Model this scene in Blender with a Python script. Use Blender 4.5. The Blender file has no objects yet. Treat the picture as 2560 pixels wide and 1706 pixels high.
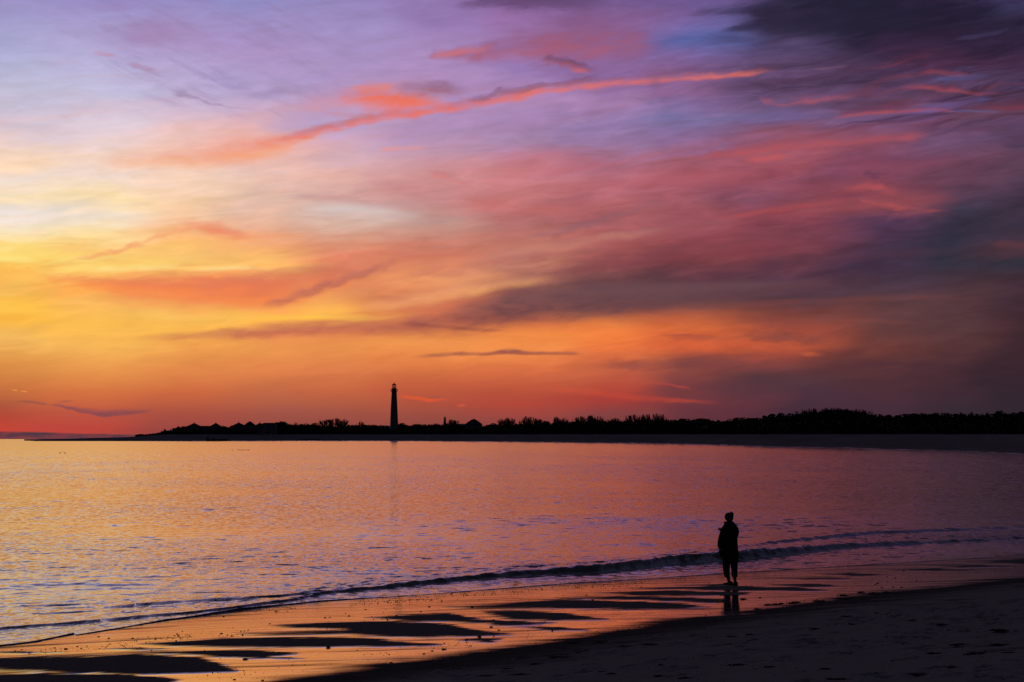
import bpy, bmesh, math, random
import numpy as np
from mathutils import Vector, noise as mnoise

SC = bpy.context.scene
COL = SC.collection
rng = np.random.default_rng(7)
random.seed(7)

# ------------------------------------------------------------------ camera
# photograph 2560 x 1706; 60 mm lens; eye 3.5 m above the water; level camera, lens shifted up
F = 4267.0            # focal length in photo pixels
V0 = 1095.5           # row of eye level
H = 3.5               # eye height over the water
cam = bpy.data.cameras.new('camera')
cam.lens = 60.0
cam.sensor_width = 36.0
cam.shift_y = (V0 - 853.0) / 2560.0
cam.clip_start = 0.5
cam.clip_end = 60000.0
camo = bpy.data.objects.new('camera', cam)
camo.location = (0, 0, H)
camo.rotation_euler = (math.radians(90), 0, 0)
COL.objects.link(camo)
SC.camera = camo

SC.view_settings.view_transform = 'Standard'
SC.view_settings.look = 'None'
SC.view_settings.exposure = 0.0
SC.view_settings.gamma = 1.0
SC.view_settings.use_curve_mapping = False
SC.cycles.max_bounces = 6
SC.cycles.diffuse_bounces = 2
SC.cycles.glossy_bounces = 3
SC.cycles.sample_clamp_indirect = 4.0


def lin(c):
    """0-255 display colour to linear."""
    out = []
    for x in c[:3]:
        x = max(0.0, min(255.0, x)) / 255.0
        out.append(x / 12.92 if x <= 0.04045 else ((x + 0.055) / 1.055) ** 2.4)
    return out


# ------------------------------------------------------------------ node helper
class Nodes:
    def __init__(self, tree):
        self.t = tree
        self.n = tree.nodes
        self.l = tree.links

    def put(self, sock, v):
        if isinstance(v, bpy.types.NodeSocket):
            self.l.new(v, sock)
        elif v is not None:
            if hasattr(sock.default_value, '__len__') and not hasattr(v, '__len__'):
                sock.default_value = [v] * len(sock.default_value)
            elif hasattr(v, '__len__') and len(sock.default_value) == 4 and len(v) == 3:
                sock.default_value = (*v, 1.0)
            else:
                sock.default_value = v

    def math(self, op, a, b=None, c=None, clamp=False):
        n = self.n.new('ShaderNodeMath')
        n.operation = op
        n.use_clamp = clamp
        for i, v in enumerate((a, b, c)):
            if v is not None:
                self.put(n.inputs[i], v)
        return n.outputs[0]

    def vec(self, op, a, b=None, scale=None):
        n = self.n.new('ShaderNodeVectorMath')
        n.operation = op
        self.put(n.inputs[0], a)
        if b is not None:
            self.put(n.inputs[1], b)
        if scale is not None:
            self.put(n.inputs['Scale'], scale)
        return n.outputs['Value'] if op in ('LENGTH', 'DOT_PRODUCT', 'DISTANCE') else n.outputs[0]

    def xyz(self, x=0.0, y=0.0, z=0.0):
        n = self.n.new('ShaderNodeCombineXYZ')
        for i, v in enumerate((x, y, z)):
            self.put(n.inputs[i], v)
        return n.outputs[0]

    def sep(self, v):
        n = self.n.new('ShaderNodeSeparateXYZ')
        self.put(n.inputs[0], v)
        return n.outputs

    def rng(self, v, a, b, c=0.0, d=1.0, smooth=True):
        n = self.n.new('ShaderNodeMapRange')
        n.interpolation_type = 'SMOOTHSTEP' if smooth else 'LINEAR'
        n.clamp = True
        for i, x in enumerate((v, a, b, c, d)):
            self.put(n.inputs[i], x)
        return n.outputs[0]

    def mix(self, f, a, b, blend='MIX'):
        n = self.n.new('ShaderNodeMix')
        n.data_type = 'RGBA'
        n.blend_type = blend
        n.clamp_factor = True
        self.put(n.inputs[0], f)
        self.put(n.inputs[6], a)
        self.put(n.inputs[7], b)
        return n.outputs[2]

    def noise(self, vec, scale=1.0, detail=3.0, rough=0.55, lac=2.0, dist=0.0, dim='3D'):
        n = self.n.new('ShaderNodeTexNoise')
        n.noise_dimensions = dim
        self.put(n.inputs['Vector'], vec)
        n.inputs['Scale'].default_value = scale
        n.inputs['Detail'].default_value = detail
        n.inputs['Roughness'].default_value = rough
        n.inputs['Lacunarity'].default_value = lac
        n.inputs['Distortion'].default_value = dist
        return n.outputs['Fac'], n.outputs['Color']

    def ramp(self, fac, stops, interp='LINEAR'):
        """stops: (pos, rgba)."""
        n = self.n.new('ShaderNodeValToRGB')
        cr = n.color_ramp
        cr.interpolation = interp
        stops = sorted(stops, key=lambda s: s[0])
        assert len(stops) <= 32
        while len(cr.elements) < len(stops):
            cr.elements.new(0.5)
        for e, (p, c) in zip(cr.elements, stops):
            e.position = min(max(p, 0.0), 1.0)
            e.color = c if len(c) == 4 else (*c, 1.0)
        self.put(n.inputs[0], fac)
        return n.outputs['Color'], n.outputs['Alpha']


# ------------------------------------------------------------------ sky
# The dusk sky is a world shader of direction only: azimuth (radians right of north) and elevation.
S = 2560.0 / 2353.0
ELMAX = math.radians(16.0)


def azel(U, V):
    """Azimuth and elevation of a point of the 2353-wide view of the photograph."""
    u, v = U * S - 1280.0, V * S
    return math.atan2(u, F), math.atan2(V0 - v, math.hypot(F, u))


GRID = {
 0: [(0,155,145,195),(100,170,168,208),(200,190,188,215),(300,215,197,210),(335,240,210,195),(370,252,216,184),(400,243,220,205),(450,245,220,182),(490,238,226,220),(530,246,226,190),(560,252,220,135),(600,254,218,112),(627,252,188,88),(660,250,185,90),(700,254,195,72),(735,250,182,68),(780,245,185,95),(830,225,150,75),(880,205,120,65),(930,170,85,60),(960,180,70,55),(990,200,70,55)],
 200: [(0,150,140,195),(100,175,165,210),(200,195,190,220),(300,225,205,215),(350,245,210,190),(400,243,218,205),(450,252,222,172),(500,243,222,200),(550,253,222,162),(590,251,200,115),(615,254,212,115),(650,252,168,82),(700,250,185,95),(740,253,190,82),(800,246,180,88),(850,232,150,78),(900,212,115,66),(950,190,85,65),(985,188,70,60)],
 400: [(0,150,140,195),(100,172,150,195),(150,180,165,208),(200,188,172,207),(260,215,190,210),(320,240,198,190),(370,246,200,170),(400,245,210,190),(450,248,206,168),(490,247,202,162),(530,248,182,130),(570,252,190,112),(610,254,205,112),(650,244,150,90),(690,243,152,88),(720,250,190,95),(750,252,185,82),(800,240,160,80),(850,225,135,75),(900,205,105,65),(950,168,80,65),(990,152,70,65)],
 600: [(0,142,140,195),(100,170,145,195),(200,180,160,200),(260,205,172,197),(310,235,180,172),(350,240,180,165),(400,236,192,180),(450,226,187,170),(500,230,182,158),(540,240,165,122),(580,250,180,110),(615,250,190,108),(650,226,130,92),(690,228,125,82),(715,245,160,85),(735,253,190,82),(770,238,146,85),(810,235,150,80),(850,225,130,75),(900,195,105,70),(950,160,83,70),(990,145,72,66)],
 800: [(0,150,135,190),(100,165,145,195),(200,180,148,190),(300,190,160,195),(350,215,172,180),(400,228,178,168),(450,208,166,160),(480,212,190,184),(520,216,172,152),(560,226,148,116),(600,222,130,102),(640,212,122,92),(680,240,155,95),(720,253,185,82),(760,228,138,80),(800,232,145,78),(850,220,125,75),(900,195,100,66),(950,160,80,66),(990,140,72,66)],
 1000: [(0,145,120,175),(60,150,122,178),(120,170,140,188),(200,172,138,185),(300,175,142,182),(350,190,147,170),(400,205,144,148),(450,196,134,132),(500,192,147,137),(550,200,132,116),(590,206,120,98),(630,238,154,102),(660,228,138,92),(690,205,115,84),(730,212,112,78),(755,222,122,76),(790,240,150,80),(830,225,125,70),(880,196,95,62),(920,178,82,62),(960,150,75,65),(990,135,68,64)],
 1200: [(0,130,95,150),(50,150,110,165),(100,158,120,172),(150,152,122,180),(220,172,132,176),(260,165,132,180),(320,166,132,168),(370,190,124,142),(420,203,126,130),(470,195,118,116),(510,178,112,111),(550,190,116,106),(600,190,120,102),(640,172,110,94),(670,140,86,80),(700,140,80,74),(740,200,104,68),(770,238,138,70),(800,240,140,75),(850,215,110,68),(890,186,86,61),(930,178,72,58),(960,152,70,65),(990,130,64,62)],
 1400: [(0,120,92,145),(50,135,98,150),(100,138,100,152),(150,132,103,158),(190,140,100,150),(230,158,120,165),(280,150,121,166),(330,147,116,156),(370,170,106,126),(420,183,105,115),(470,170,96,100),(520,162,91,95),(560,164,86,86),(600,150,80,80),(640,125,74,75),(680,100,68,75),(710,125,76,70),(740,222,122,66),(770,240,126,62),(800,235,120,65),(850,190,92,68),(890,180,73,58),(920,166,62,56),(950,132,65,65),(990,115,58,60)],
 1600: [(0,108,85,140),(50,110,100,160),(90,92,101,165),(130,122,97,152),(180,138,95,138),(230,140,101,147),(270,121,110,156),(320,136,101,142),(360,160,92,110),(400,163,91,106),(440,158,88,100),(480,152,82,91),(520,150,80,90),(560,145,71,79),(600,125,63,69),(640,96,60,70),(670,90,62,70),(700,130,75,68),(730,188,95,63),(760,213,105,60),(800,210,95,58),(830,140,72,63),(880,122,62,64),(920,112,56,62),(950,96,50,60),(990,90,48,58)],
 1800: [(0,46,39,63),(50,56,48,73),(100,76,62,96),(150,100,75,110),(200,97,72,108),(240,106,82,118),(270,116,95,140),(310,145,82,100),(350,156,85,100),(400,153,80,96),(450,128,75,95),(490,144,70,81),(530,130,65,80),(580,110,58,70),(630,86,55,70),(680,80,55,65),(720,120,65,60),(770,158,75,60),(800,186,85,58),(830,148,70,60),(860,88,55,60),(900,76,50,62),(940,70,45,58),(990,66,42,56)],
 2000: [(0,30,30,48),(50,32,32,50),(100,45,38,62),(150,65,46,73),(200,82,60,90),(240,108,71,97),(280,116,82,118),(320,136,73,90),(360,130,75,100),(400,124,68,88),(440,140,70,82),(480,142,72,80),(520,85,55,80),(560,66,50,72),(600,65,48,70),(650,75,55,70),(700,90,60,65),(750,97,60,61),(800,112,60,55),(840,92,52,55),(880,80,48,55),(940,70,45,58),(990,64,42,55)],
 2200: [(0,48,35,60),(50,42,32,55),(100,60,38,65),(150,76,44,70),(180,88,64,98),(210,95,62,88),(245,108,82,128),(280,110,66,92),(320,110,80,115),(360,110,70,95),(400,105,65,85),(450,85,60,80),(490,58,52,70),(540,50,48,66),(600,52,48,62),(650,70,50,60),(700,82,55,60),(750,85,55,58),(800,85,52,55),(850,75,45,52),(900,65,42,52),(940,56,42,52),(990,54,40,50)],
 2353: [(0,56,48,82),(50,45,38,62),(100,55,38,65),(150,70,45,72),(200,76,58,90),(240,82,52,73),(280,106,69,93),(300,96,70,103),(330,84,62,88),(380,95,65,85),(430,76,55,75),(480,60,48,65),(520,56,48,65),(570,74,50,60),(610,52,48,60),(660,65,45,55),(720,65,42,52),(780,62,40,48),(850,58,38,46),(920,50,38,48),(990,48,36,46)],
}
# outside the picture the glow goes on to the left, over the set sun, and dies away round the back
SIDE = [(-180, None, (26, 27, 44)), (-95, None, (34, 33, 52)), (-58, 0, 0.20), (-38, 0, 0.62), (-24, 0, 1.08)]
SIDE_R = [(24, 2353, 0.85), (50, None, (32, 30, 46)), (180, None, (26, 27, 44))]

# cloud streaks: points (U, V, half thickness up, half thickness down, opacity), colour bottom, colour top,
# noise on the edge, softness
ST = []


def st(pts, bot, top=None, amp=0.5, soft=0.9):
    ST.append((pts, bot, top or bot, amp, soft))


# long red ribbon across the upper middle
st([(200,374,12,10,0),(320,372,24,16,.4),(440,368,34,20,.7),(560,356,36,20,.9),(640,340,26,18,.85),(700,322,16,12,.5),(760,306,10,8,0)], (245,164,124), (240,156,138), .5, 1.0)
st([(540,340,10,8,0),(600,334,16,12,.6),(660,326,14,12,.7),(720,314,8,8,0)], (236,134,108), (234,140,124), .6, .9)
st([(620,330,6,6,0),(688,314,10,9,.7),(763,297,11,10,.8),(838,280,12,10,.85),(926,265,13,11,.9),(1013,251,12,9,.85),(1090,239,12,9,.85),(1176,222,13,10,.9),(1260,206,12,9,.85),(1340,196,10,8,.8),(1440,190,10,8,.8),(1520,185,7,7,.6),(1600,180,8,7,.75),(1700,170,8,7,.7),(1800,157,6,7,0)], (232,114,98), (190,108,122), .6, .95)
st([(700,306,4,4,0),(770,291,5,5,.6),(850,273,5,5,.5),(900,264,3,3,0)], (198,122,124), None, .6, .9)
st([(1060,232,5,4,0),(1110,226,8,5,.7),(1150,212,8,6,.8),(1190,208,8,5,.5),(1240,196,8,5,.8),(1290,194,7,5,.5),(1350,184,7,5,.8),(1410,182,6,4,.4),(1500,178,5,4,.5),(1560,172,5,4,0)], (150,92,112), (126,80,112), .9, .8)
# red puff with a dusky top right
st([(660,246,14,10,0),(730,240,24,18,.5),(800,232,30,24,.7),(880,224,34,30,.7),(960,224,34,28,.6),(1040,230,24,18,0)], (220,142,140), (202,140,160), .6, 1.)
st([(760,236,12,8,0),(800,226,20,18,.6),(850,222,28,34,.92),(900,228,26,38,.97),(950,232,22,32,.95),(1000,238,14,18,.7),(1060,242,8,8,0)], (238,114,92), (216,112,108), .95, 1.)
st([(790,206,6,6,0),(830,202,10,12,.6),(880,202,10,12,.6),(930,206,8,10,0)], (228,134,124), (222,138,138), .7, .9)
st([(890,206,8,8,0),(940,206,14,15,.7),(990,203,17,18,.9),(1020,206,17,17,.85),(1050,212,12,14,.5),(1090,210,6,6,0)], (158,96,114), (140,100,128), .7, .9)
st([(740,262,6,6,0),(770,268,8,8,.6),(800,270,7,7,.6),(840,268,5,5,0)], (202,138,150), None, .7, .9)
st([(590,252,8,8,0),(660,250,10,10,.35),(720,252,12,10,.45),(760,252,8,8,0)], (210,156,170), None, .8, 1.)
# pink cloud at the top middle
st([(975,128,4,4,0),(1000,127,12,10,.8),(1070,127,18,15,.85),(1140,122,28,20,.9),(1200,112,38,28,.9),(1280,104,56,42,.92),(1360,100,62,46,.9),(1440,104,52,36,.75),(1540,100,24,20,0)], (168,92,114), (142,88,122), .5, 1.)
st([(980,128,3,3,0),(1010,126,10,6,.7),(1080,117,9,7,.5),(1150,110,8,8,0)], (222,118,114), (216,112,114), .5, .9)
st([(1235,140,4,4,0),(1262,140,10,8,.8),(1300,146,14,10,.9),(1335,156,10,9,.8),(1375,166,5,5,0)], (158,84,100), (98,64,92), .7, .7)
st([(1300,160,4,4,0),(1330,163,5,5,.7),(1360,168,4,4,0)], (214,104,104), None, .5, .8)
st([(1030,14,8,8,0),(1090,8,14,12,.8),(1180,2,24,18,.95),(1280,0,30,26,.95),(1350,6,26,22,.7),(1430,20,14,14,0)], (104,74,116), (78,58,92), .8, .8)
st([(860,22,8,8,0),(930,34,16,12,.3),(1000,50,18,16,.4),(1060,64,12,12,0)], (140,112,168), None, .9, 1.)
st([(1180,40,10,10,0),(1300,44,20,20,.5),(1420,40,18,18,.5),(1560,34,16,16,.4),(1700,20,16,16,0)], (128,86,132), None, .9, 1.)
# small wisps upper left
st([(205,120,2,2,0),(228,124,5,4,.6),(250,128,5,5,.6),(275,134,3,3,0)], (196,142,166), None, .6, .8)
st([(285,146,3,3,0),(312,152,7,6,.6),(340,158,6,6,.6),(380,168,3,3,0)], (170,128,158), None, .7, .8)
st([(385,206,4,4,0),(420,213,8,7,.75),(445,220,7,6,.75),(490,236,5,5,.5),(540,246,3,3,.3),(590,254,3,3,0)], (152,124,160), None, .8, .8)
st([(460,168,8,8,0),(500,178,18,14,.5),(540,194,18,16,.55),(600,214,14,14,.4),(680,224,10,10,0)], (152,134,182), None, 1.1, 1.)
st([(270,80,16,10,0),(310,86,26,22,.55),(360,80,30,26,.6),(410,74,20,20,.45),(480,96,14,14,.3),(560,128,14,14,0)], (166,132,178), (160,124,172), .9, 1.)
st([(600,190,8,8,0),(645,200,16,14,.5),(680,206,12,12,.4),(720,210,8,8,0)], (158,134,172), None, .9, 1.)
st([(150,8,8,8,0),(220,18,12,12,.35),(290,22,12,12,.3),(350,20,8,8,0)], (160,130,185), None, .9, 1.)
st([(330,250,10,10,0),(420,262,16,14,.3),(520,284,14,12,.3),(620,300,8,8,0)], (214,178,190), None, .9, 1.)
# pink wisps in the middle
st([(860,342,4,4,0),(890,342,6,5,.7),(940,341,6,5,.55),(1000,338,4,4,0)], (236,150,146), None, .6, .8)
st([(975,396,4,4,0),(1005,404,8,6,.7),(1045,414,7,6,.6),(1085,430,5,5,.5),(1110,440,3,3,0)], (216,128,124), (196,126,134), .6, .8)
st([(640,452,4,4,0),(720,455,7,6,.5),(820,458,8,8,.55),(940,462,8,8,.45),(1060,466,6,6,0)], (198,152,148), None, .8, 1.)
st([(680,482,6,6,0),(760,480,10,9,.5),(860,486,12,10,.5),(980,494,8,8,0)], (218,198,192), None, .8, 1.)
st([(1000,466,8,8,0),(1120,470,14,12,.5),(1260,480,14,14,.5),(1380,490,10,10,0)], (196,106,102), None, .9, 1.)
st([(1180,552,5,5,0),(1260,540,8,8,.5),(1350,522,10,9,.6),(1430,496,12,10,.6),(1500,474,14,10,.55),(1580,464,10,10,0)], (148,90,96), (140,94,106), .7, 1.)
st([(1320,560,8,8,0),(1400,548,12,10,.35),(1480,536,12,10,.35),(1560,524,8,8,0)], (172,120,118), None, .8, 1.)
st([(1480,190,14,10,0),(1505,200,20,24,.55),(1530,216,18,28,.4),(1560,226,12,16,0)], (128,88,130), None, .9, 1.)
st([(1380,426,10,10,0),(1500,418,18,14,.4),(1640,412,16,14,.4),(1780,402,10,10,0)], (192,98,108), None, .9, 1.)
# right hand pink streaks and the swirl
st([(1590,362,6,6,0),(1650,352,12,9,.7),(1720,346,16,13,.8),(1800,334,14,13,.75),(1900,326,12,12,.7),(2000,318,12,10,.65),(2090,312,12,10,.6),(2150,306,6,6,0)], (184,86,94), (150,80,98), .7, .8)
st([(1700,368,4,4,0),(1740,366,8,8,.7),(1790,362,9,8,.6),(1830,356,4,4,0)], (200,92,92), None, .6, .8)
st([(1840,384,4,4,0),(1900,378,5,6,.6),(1960,370,6,6,.6),(2010,366,6,6,0)], (122,70,92), None, .7, .9)
st([(1910,372,10,10,0),(1960,372,18,40,.5),(2010,374,22,50,.75),(2070,374,22,36,.6),(2150,366,14,20,.35),(2220,362,10,10,0)], (140,70,88), (112,62,88), .9, 1.)
st([(1976,398,5,5,0),(1994,394,9,10,.8),(2012,398,11,11,.85),(2034,396,8,8,.5),(2056,390,5,5,0)], (88,52,78), (94,56,84), 1., .9)
st([(1900,420,6,6,0),(1950,428,8,8,.5),(1990,424,12,12,.7),(2020,428,12,14,.8),(2044,436,10,12,.6),(2080,440,6,6,0)], (178,82,86), (140,70,84), 1.1, .9)
st([(1960,452,4,4,0),(1992,462,8,9,.7),(2030,470,10,10,.75),(2080,478,9,9,.7),(2130,486,7,7,.5),(2190,488,4,4,0)], (176,82,84), (140,72,86), 1.1, .9)
st([(2030,448,6,6,0),(2090,446,16,16,.55),(2150,452,18,18,.5),(2220,452,10,12,0)], (140,74,86), (116,64,84), .9, 1.)
st([(1880,446,4,4,0),(1930,452,5,6,.5),(1985,450,5,6,.6),(2030,446,4,4,0)], (120,62,82), None, .9, .9)
st([(1600,504,4,4,0),(1680,496,8,6,.7),(1780,482,10,8,.75),(1880,468,9,8,.75),(1980,452,6,6,0)], (168,76,80), (140,72,86), .7, .9)
st([(1480,600,10,10,0),(1600,580,26,20,.5),(1740,570,26,20,.5),(1900,566,18,18,0)], (138,66,74), None, .9, 1.)
# lower left: orange ridge, glowing gaps, diagonal streak
st([(60,634,6,6,0),(140,640,10,10,.5),(220,650,16,14,.8),(320,660,22,20,.85),(420,668,28,24,.9),(520,676,36,26,.9),(600,682,40,26,.85),(680,676,34,20,.75),(760,656,24,16,.6),(850,634,16,12,0)], (248,136,76), (226,116,86), .5, .8)
st([(590,704,6,8,0),(640,698,12,12,.6),(700,676,12,11,.75),(760,656,12,10,.8),(820,634,12,9,.7),(880,612,9,8,.5),(930,594,5,5,0)], (172,96,86), (176,102,98), .5, .9)
st([(130,608,4,4,0),(200,597,5,5,.5),(260,583,7,6,.75),(320,562,8,7,.75),(370,544,9,8,.7),(410,532,10,8,.6),(450,524,10,10,0)], (244,158,102), (238,156,112), .5, .9)
st([(400,508,8,8,0),(440,514,14,16,.6),(500,528,18,20,.75),(545,540,12,12,.65),(590,546,5,5,0)], (238,132,98), (230,140,116), .6, .9)
st([(180,622,5,5,0),(240,618,9,8,.8),(320,616,12,9,.8),(380,612,10,8,.5),(430,610,5,5,0)], (255,224,140), (255,216,110), .5, .9)
st([(420,622,5,5,0),(470,618,9,7,.7),(540,618,10,8,.75),(600,618,7,6,.4),(640,620,4,4,0)], (255,226,150), (254,206,110), .5, .9)
st([(560,736,4,4,0),(640,733,7,6,.7),(720,732,9,7,.9),(800,734,9,7,.85),(870,733,6,6,.5),(930,728,4,4,0)], (255,196,74), (254,190,86), .5, .8)
st([(0,560,8,8,.6),(60,575,14,12,.7),(110,595,9,9,.5),(170,606,5,5,0)], (254,216,118), None, .7, 1.)
st([(0,596,6,6,.8),(50,600,8,7,.7),(120,610,5,5,0)], (255,226,130), None, .5, .9)
st([(0,712,12,12,.9),(50,712,12,10,.8),(120,720,8,8,.4),(200,724,5,5,0)], (254,196,82), None, .5, .9)
# thin sheets fanning up to the right
st([(860,648,6,6,0),(1000,626,12,10,.35),(1200,592,16,12,.4),(1400,556,18,14,.45),(1600,524,18,14,.4),(1780,496,12,10,0)], (168,90,92), (160,92,98), .5, 1.)
st([(1080,664,8,8,0),(1240,634,16,12,.4),(1420,604,20,16,.5),(1620,570,22,18,.5),(1840,540,18,16,.4),(2040,520,10,10,0)], (122,64,74), (116,64,78), .5, 1.)
st([(940,612,6,6,0),(1080,600,10,8,.35),(1260,574,12,10,.45),(1420,546,12,10,.35),(1540,528,6,6,0)], (214,140,118), None, .5, 1.)
st([(1500,648,6,6,0),(1660,622,12,10,.4),(1860,596,14,12,.45),(2080,580,12,10,.35),(2260,572,6,6,0)], (88,54,70), None, .5, 1.)
st([(1560,714,4,4,0),(1700,700,8,6,.4),(1880,690,9,7,.4),(2100,684,8,6,.35),(2280,690,4,4,0)], (126,70,66), None, .5, 1.)
st([(1700,744,4,4,0),(1840,736,6,5,.4),(1980,738,7,5,.4),(2140,746,5,4,0)], (138,74,62), None, .5, 1.)
st([(1900,846,6,6,0),(2020,838,8,7,.35),(2180,842,8,7,.35),(2320,850,5,5,0)], (66,44,56), None, .6, 1.)
# long dusky band in the lower middle
st([(800,712,8,8,0),(880,702,14,12,.6),(970,688,17,14,.7),(1070,668,17,14,.65),(1180,650,15,12,.5),(1300,640,10,10,0)], (244,172,110), (240,164,116), .4, 1.)
st([(280,776,5,5,0),(420,775,10,8,.55),(560,770,16,11,.8),(700,764,20,13,.85),(850,757,24,17,.9),(960,748,26,18,.7),(1080,735,18,16,0)], (196,104,80), (176,98,84), .3, .9)
st([(820,764,6,8,0),(900,758,12,14,.5),(980,748,22,24,.75),(1060,736,32,34,.85),(1150,720,38,38,.8),(1260,704,34,40,.5),(1360,692,30,40,0)], (150,82,72), (146,86,78), .2, .9)
st([(1010,728,16,14,0),(1090,722,28,24,.5),(1180,708,38,36,.85),(1300,694,36,44,1),(1400,684,30,42,1),(1500,676,26,36,.95),(1600,668,20,30,.85),(1720,660,18,22,.7),(1850,652,14,14,.4),(1960,648,8,8,0)], (102,67,73), (110,77,82), .16, .75)
st([(900,744,4,4,0),(960,748,6,5,.6),(1030,754,6,5,.7),(1100,760,5,4,.6),(1180,764,3,3,0)], (142,76,68), None, .3, .9)
st([(930,822,3,3,0),(1000,818,6,4,.7),(1060,813,6,5,.85),(1110,813,5,4,.8),(1170,808,8,5,.95),(1220,812,5,4,.8),(1270,813,5,4,.85),(1310,814,5,3,.8),(1350,813,2,2,0)], (160,86,70), (142,80,74), .3, .8)
st([(1500,772,3,3,0),(1560,778,6,6,.6),(1620,782,7,6,.65),(1690,780,5,5,.4),(1730,780,3,3,0)], (186,84,60), (150,78,66), .6, .8)
st([(1690,770,5,5,0),(1740,776,12,9,.6),(1800,780,16,14,.7),(1860,784,12,12,.55),(1930,786,6,6,0)], (124,68,64), (104,64,66), .9, .8)
st([(1360,842,6,6,0),(1440,838,12,10,.55),(1540,836,14,13,.6),(1640,834,14,14,.65),(1740,840,16,16,.6),(1880,856,14,14,0)], (118,64,66), (130,70,66), .7, .9)
st([(1820,812,3,3,0),(1860,816,5,5,.5),(1900,818,4,4,0)], (206,100,62), None, .5, .9)
# low streaks near the horizon
st([(912,910,2,2,0),(930,912,4,3,.75),(960,915,4,4,.8),(990,919,3,5,.75),(1015,918,3,3,.5),(1040,920,2,2,0)], (226,88,48), None, .4, .8)
st([(975,914,2,2,0),(1000,914,3,2,.6),(1025,913,2,2,0)], (150,80,76), None, .4, .8)
st([(1045,932,2,2,0),(1060,932,3,3,.6),(1080,932,2,2,0)], (218,92,56), None, .4, .8)
st([(1260,890,4,4,0),(1340,902,7,6,.28),(1420,910,8,7,.36),(1500,916,7,7,.34),(1580,922,5,5,.4),(1660,926,4,4,0)], (214,76,54), None, .6, .8)
st([(1490,878,2,2,0),(1530,882,3,3,.4),(1570,889,3,3,.4),(1595,894,2,2,0)], (206,74,60), None, .4, .8)
st([(1000,878,6,6,0),(1150,888,9,8,.2),(1320,896,9,8,.3),(1420,902,5,5,0)], (216,90,58), None, .8, 1.)
st([(30,921,1.5,1.5,0),(55,923,3,2,.6),(75,924,3,3,.6),(100,929,4,2,.65),(118,930,2,2,0)], (132,76,76), None, .3, .8)
st([(110,930,2,2,0),(130,931,3,4,.7),(160,938,5,4,.85),(190,946,8,4,.85),(240,955,11,4,.9),(280,952,9,4,.85),(320,947,6,4,.75),(365,941,2,2,0)], (108,68,84), (130,74,82), .35, .8)
st([(115,928,2,2,0),(150,923,3,2,.5),(180,921,3,2,0)], (140,80,80), None, .3, .8)
st([(26,895,1,1,0),(30,896,1.4,1.2,.5),(38,897,1.4,1.2,.5),(42,897,1,1,0)], (255,170,72), None, .1, .5)
st([(46,898,1,1,0),(50,898.5,1.4,1.2,.5),(60,900,1.4,1.2,.5),(64,900.5,1,1,0)], (255,165,70), None, .1, .5)
st([(-60,1004,12,20,1),(0,1004,12,20,1),(100,1005,11,20,1),(200,1006,9,20,1),(290,1008,8,18,1),(345,1010,7,16,.9),(400,1012,4,12,0)], (78,56,70), (80,56,68), .12, .25)

# upper right: wind-blown dusky rags with red and blue between them
st([(1560,34,4,4,0),(1640,26,8,8,.6),(1720,22,14,12,.8),(1820,20,20,20,.9),(1960,20,30,30,.5)], (62,52,84), (70,60,96), .8, .7)
st([(1640,74,4,4,0),(1700,64,8,8,.7),(1780,56,14,14,.85),(1880,52,20,20,.7),(2000,50,16,16,0)], (50,44,72), None, .8, .7)
st([(1650,150,5,5,0),(1720,150,8,9,.4),(1820,148,14,14,.6),(1940,140,20,20,.6),(2080,130,16,16,0)], (74,54,82), None, 1., .8)
st([(1660,40,10,10,0),(1760,24,24,30,.8),(1880,10,40,60,.97),(2000,14,40,84,1),(2100,34,50,90,.95),(2220,60,60,90,.7),(2340,80,60,70,.45),(2460,90,20,20,0)], (38,32,51), (30,29,48), .55, 1.)
st([(1850,158,2,2,0),(1890,156,5,4,.35),(1930,152,4,4,.2),(1960,148,3,3,0)], (156,104,132), None, .7, .8)
st([(1740,222,6,4,0),(1760,232,9,8,.6),(1800,240,6,5,.6),(1860,228,9,8,.7),(1930,220,7,6,.5),(1990,214,4,4,0)], (168,88,108), (130,74,100), .8, .8)
st([(1900,270,4,4,0),(1960,262,6,6,.7),(2030,256,6,6,.7),(2100,252,6,6,.6),(2160,250,6,6,.6),(2230,262,4,4,0)], (176,80,86), (110,64,92), .8, .7)
st([(1880,246,3,3,0),(1930,248,5,5,.6),(2000,246,5,5,.6),(2060,244,3,3,0)], (92,62,92), None, .8, .7)
st([(2060,200,4,4,0),(2110,196,8,7,.6),(2180,204,7,6,.65),(2260,214,5,5,.4),(2320,216,3,3,0)], (172,76,84), (110,58,80), .8, .7)
st([(2100,170,3,3,0),(2140,166,6,5,.5),(2200,172,5,5,.4),(2250,176,3,3,0)], (150,68,82), None, .8, .8)
st([(2120,184,3,3,0),(2170,182,6,5,.4),(2230,178,5,5,.3),(2290,174,3,3,0)], (96,100,160), None, .8, .8)
st([(2160,256,3,3,0),(2210,256,5,5,.45),(2270,262,4,4,.3),(2310,264,3,3,0)], (98,110,168), None, .8, .8)
st([(2220,234,3,3,0),(2260,231,4,4,.35),(2300,230,3,3,0)], (92,98,160), None, .8, .8)
st([(2190,246,4,4,0),(2250,248,7,7,.7),(2310,250,8,7,.7),(2380,246,6,6,.6),(2420,244,4,4,0)], (120,56,72), (90,50,70), .8, .7)
st([(2180,94,2,2,0),(2220,88,4,4,.22),(2280,78,4,4,.2),(2330,66,3,3,0)], (96,84,132), None, .7, .8)
st([(2260,30,8,8,0),(2330,20,14,14,.5),(2400,10,16,16,.5)], (66,62,98), None, 1., .9)
st([(1950,100,10,10,0),(2040,104,26,26,.5),(2130,110,26,26,.4),(2240,120,18,18,0)], (66,42,72), None, 1., .9)
st([(2150,296,5,5,0),(2230,300,8,8,.5),(2320,304,8,8,.5),(2400,312,6,6,0)], (92,60,84), None, .8, .9)
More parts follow.
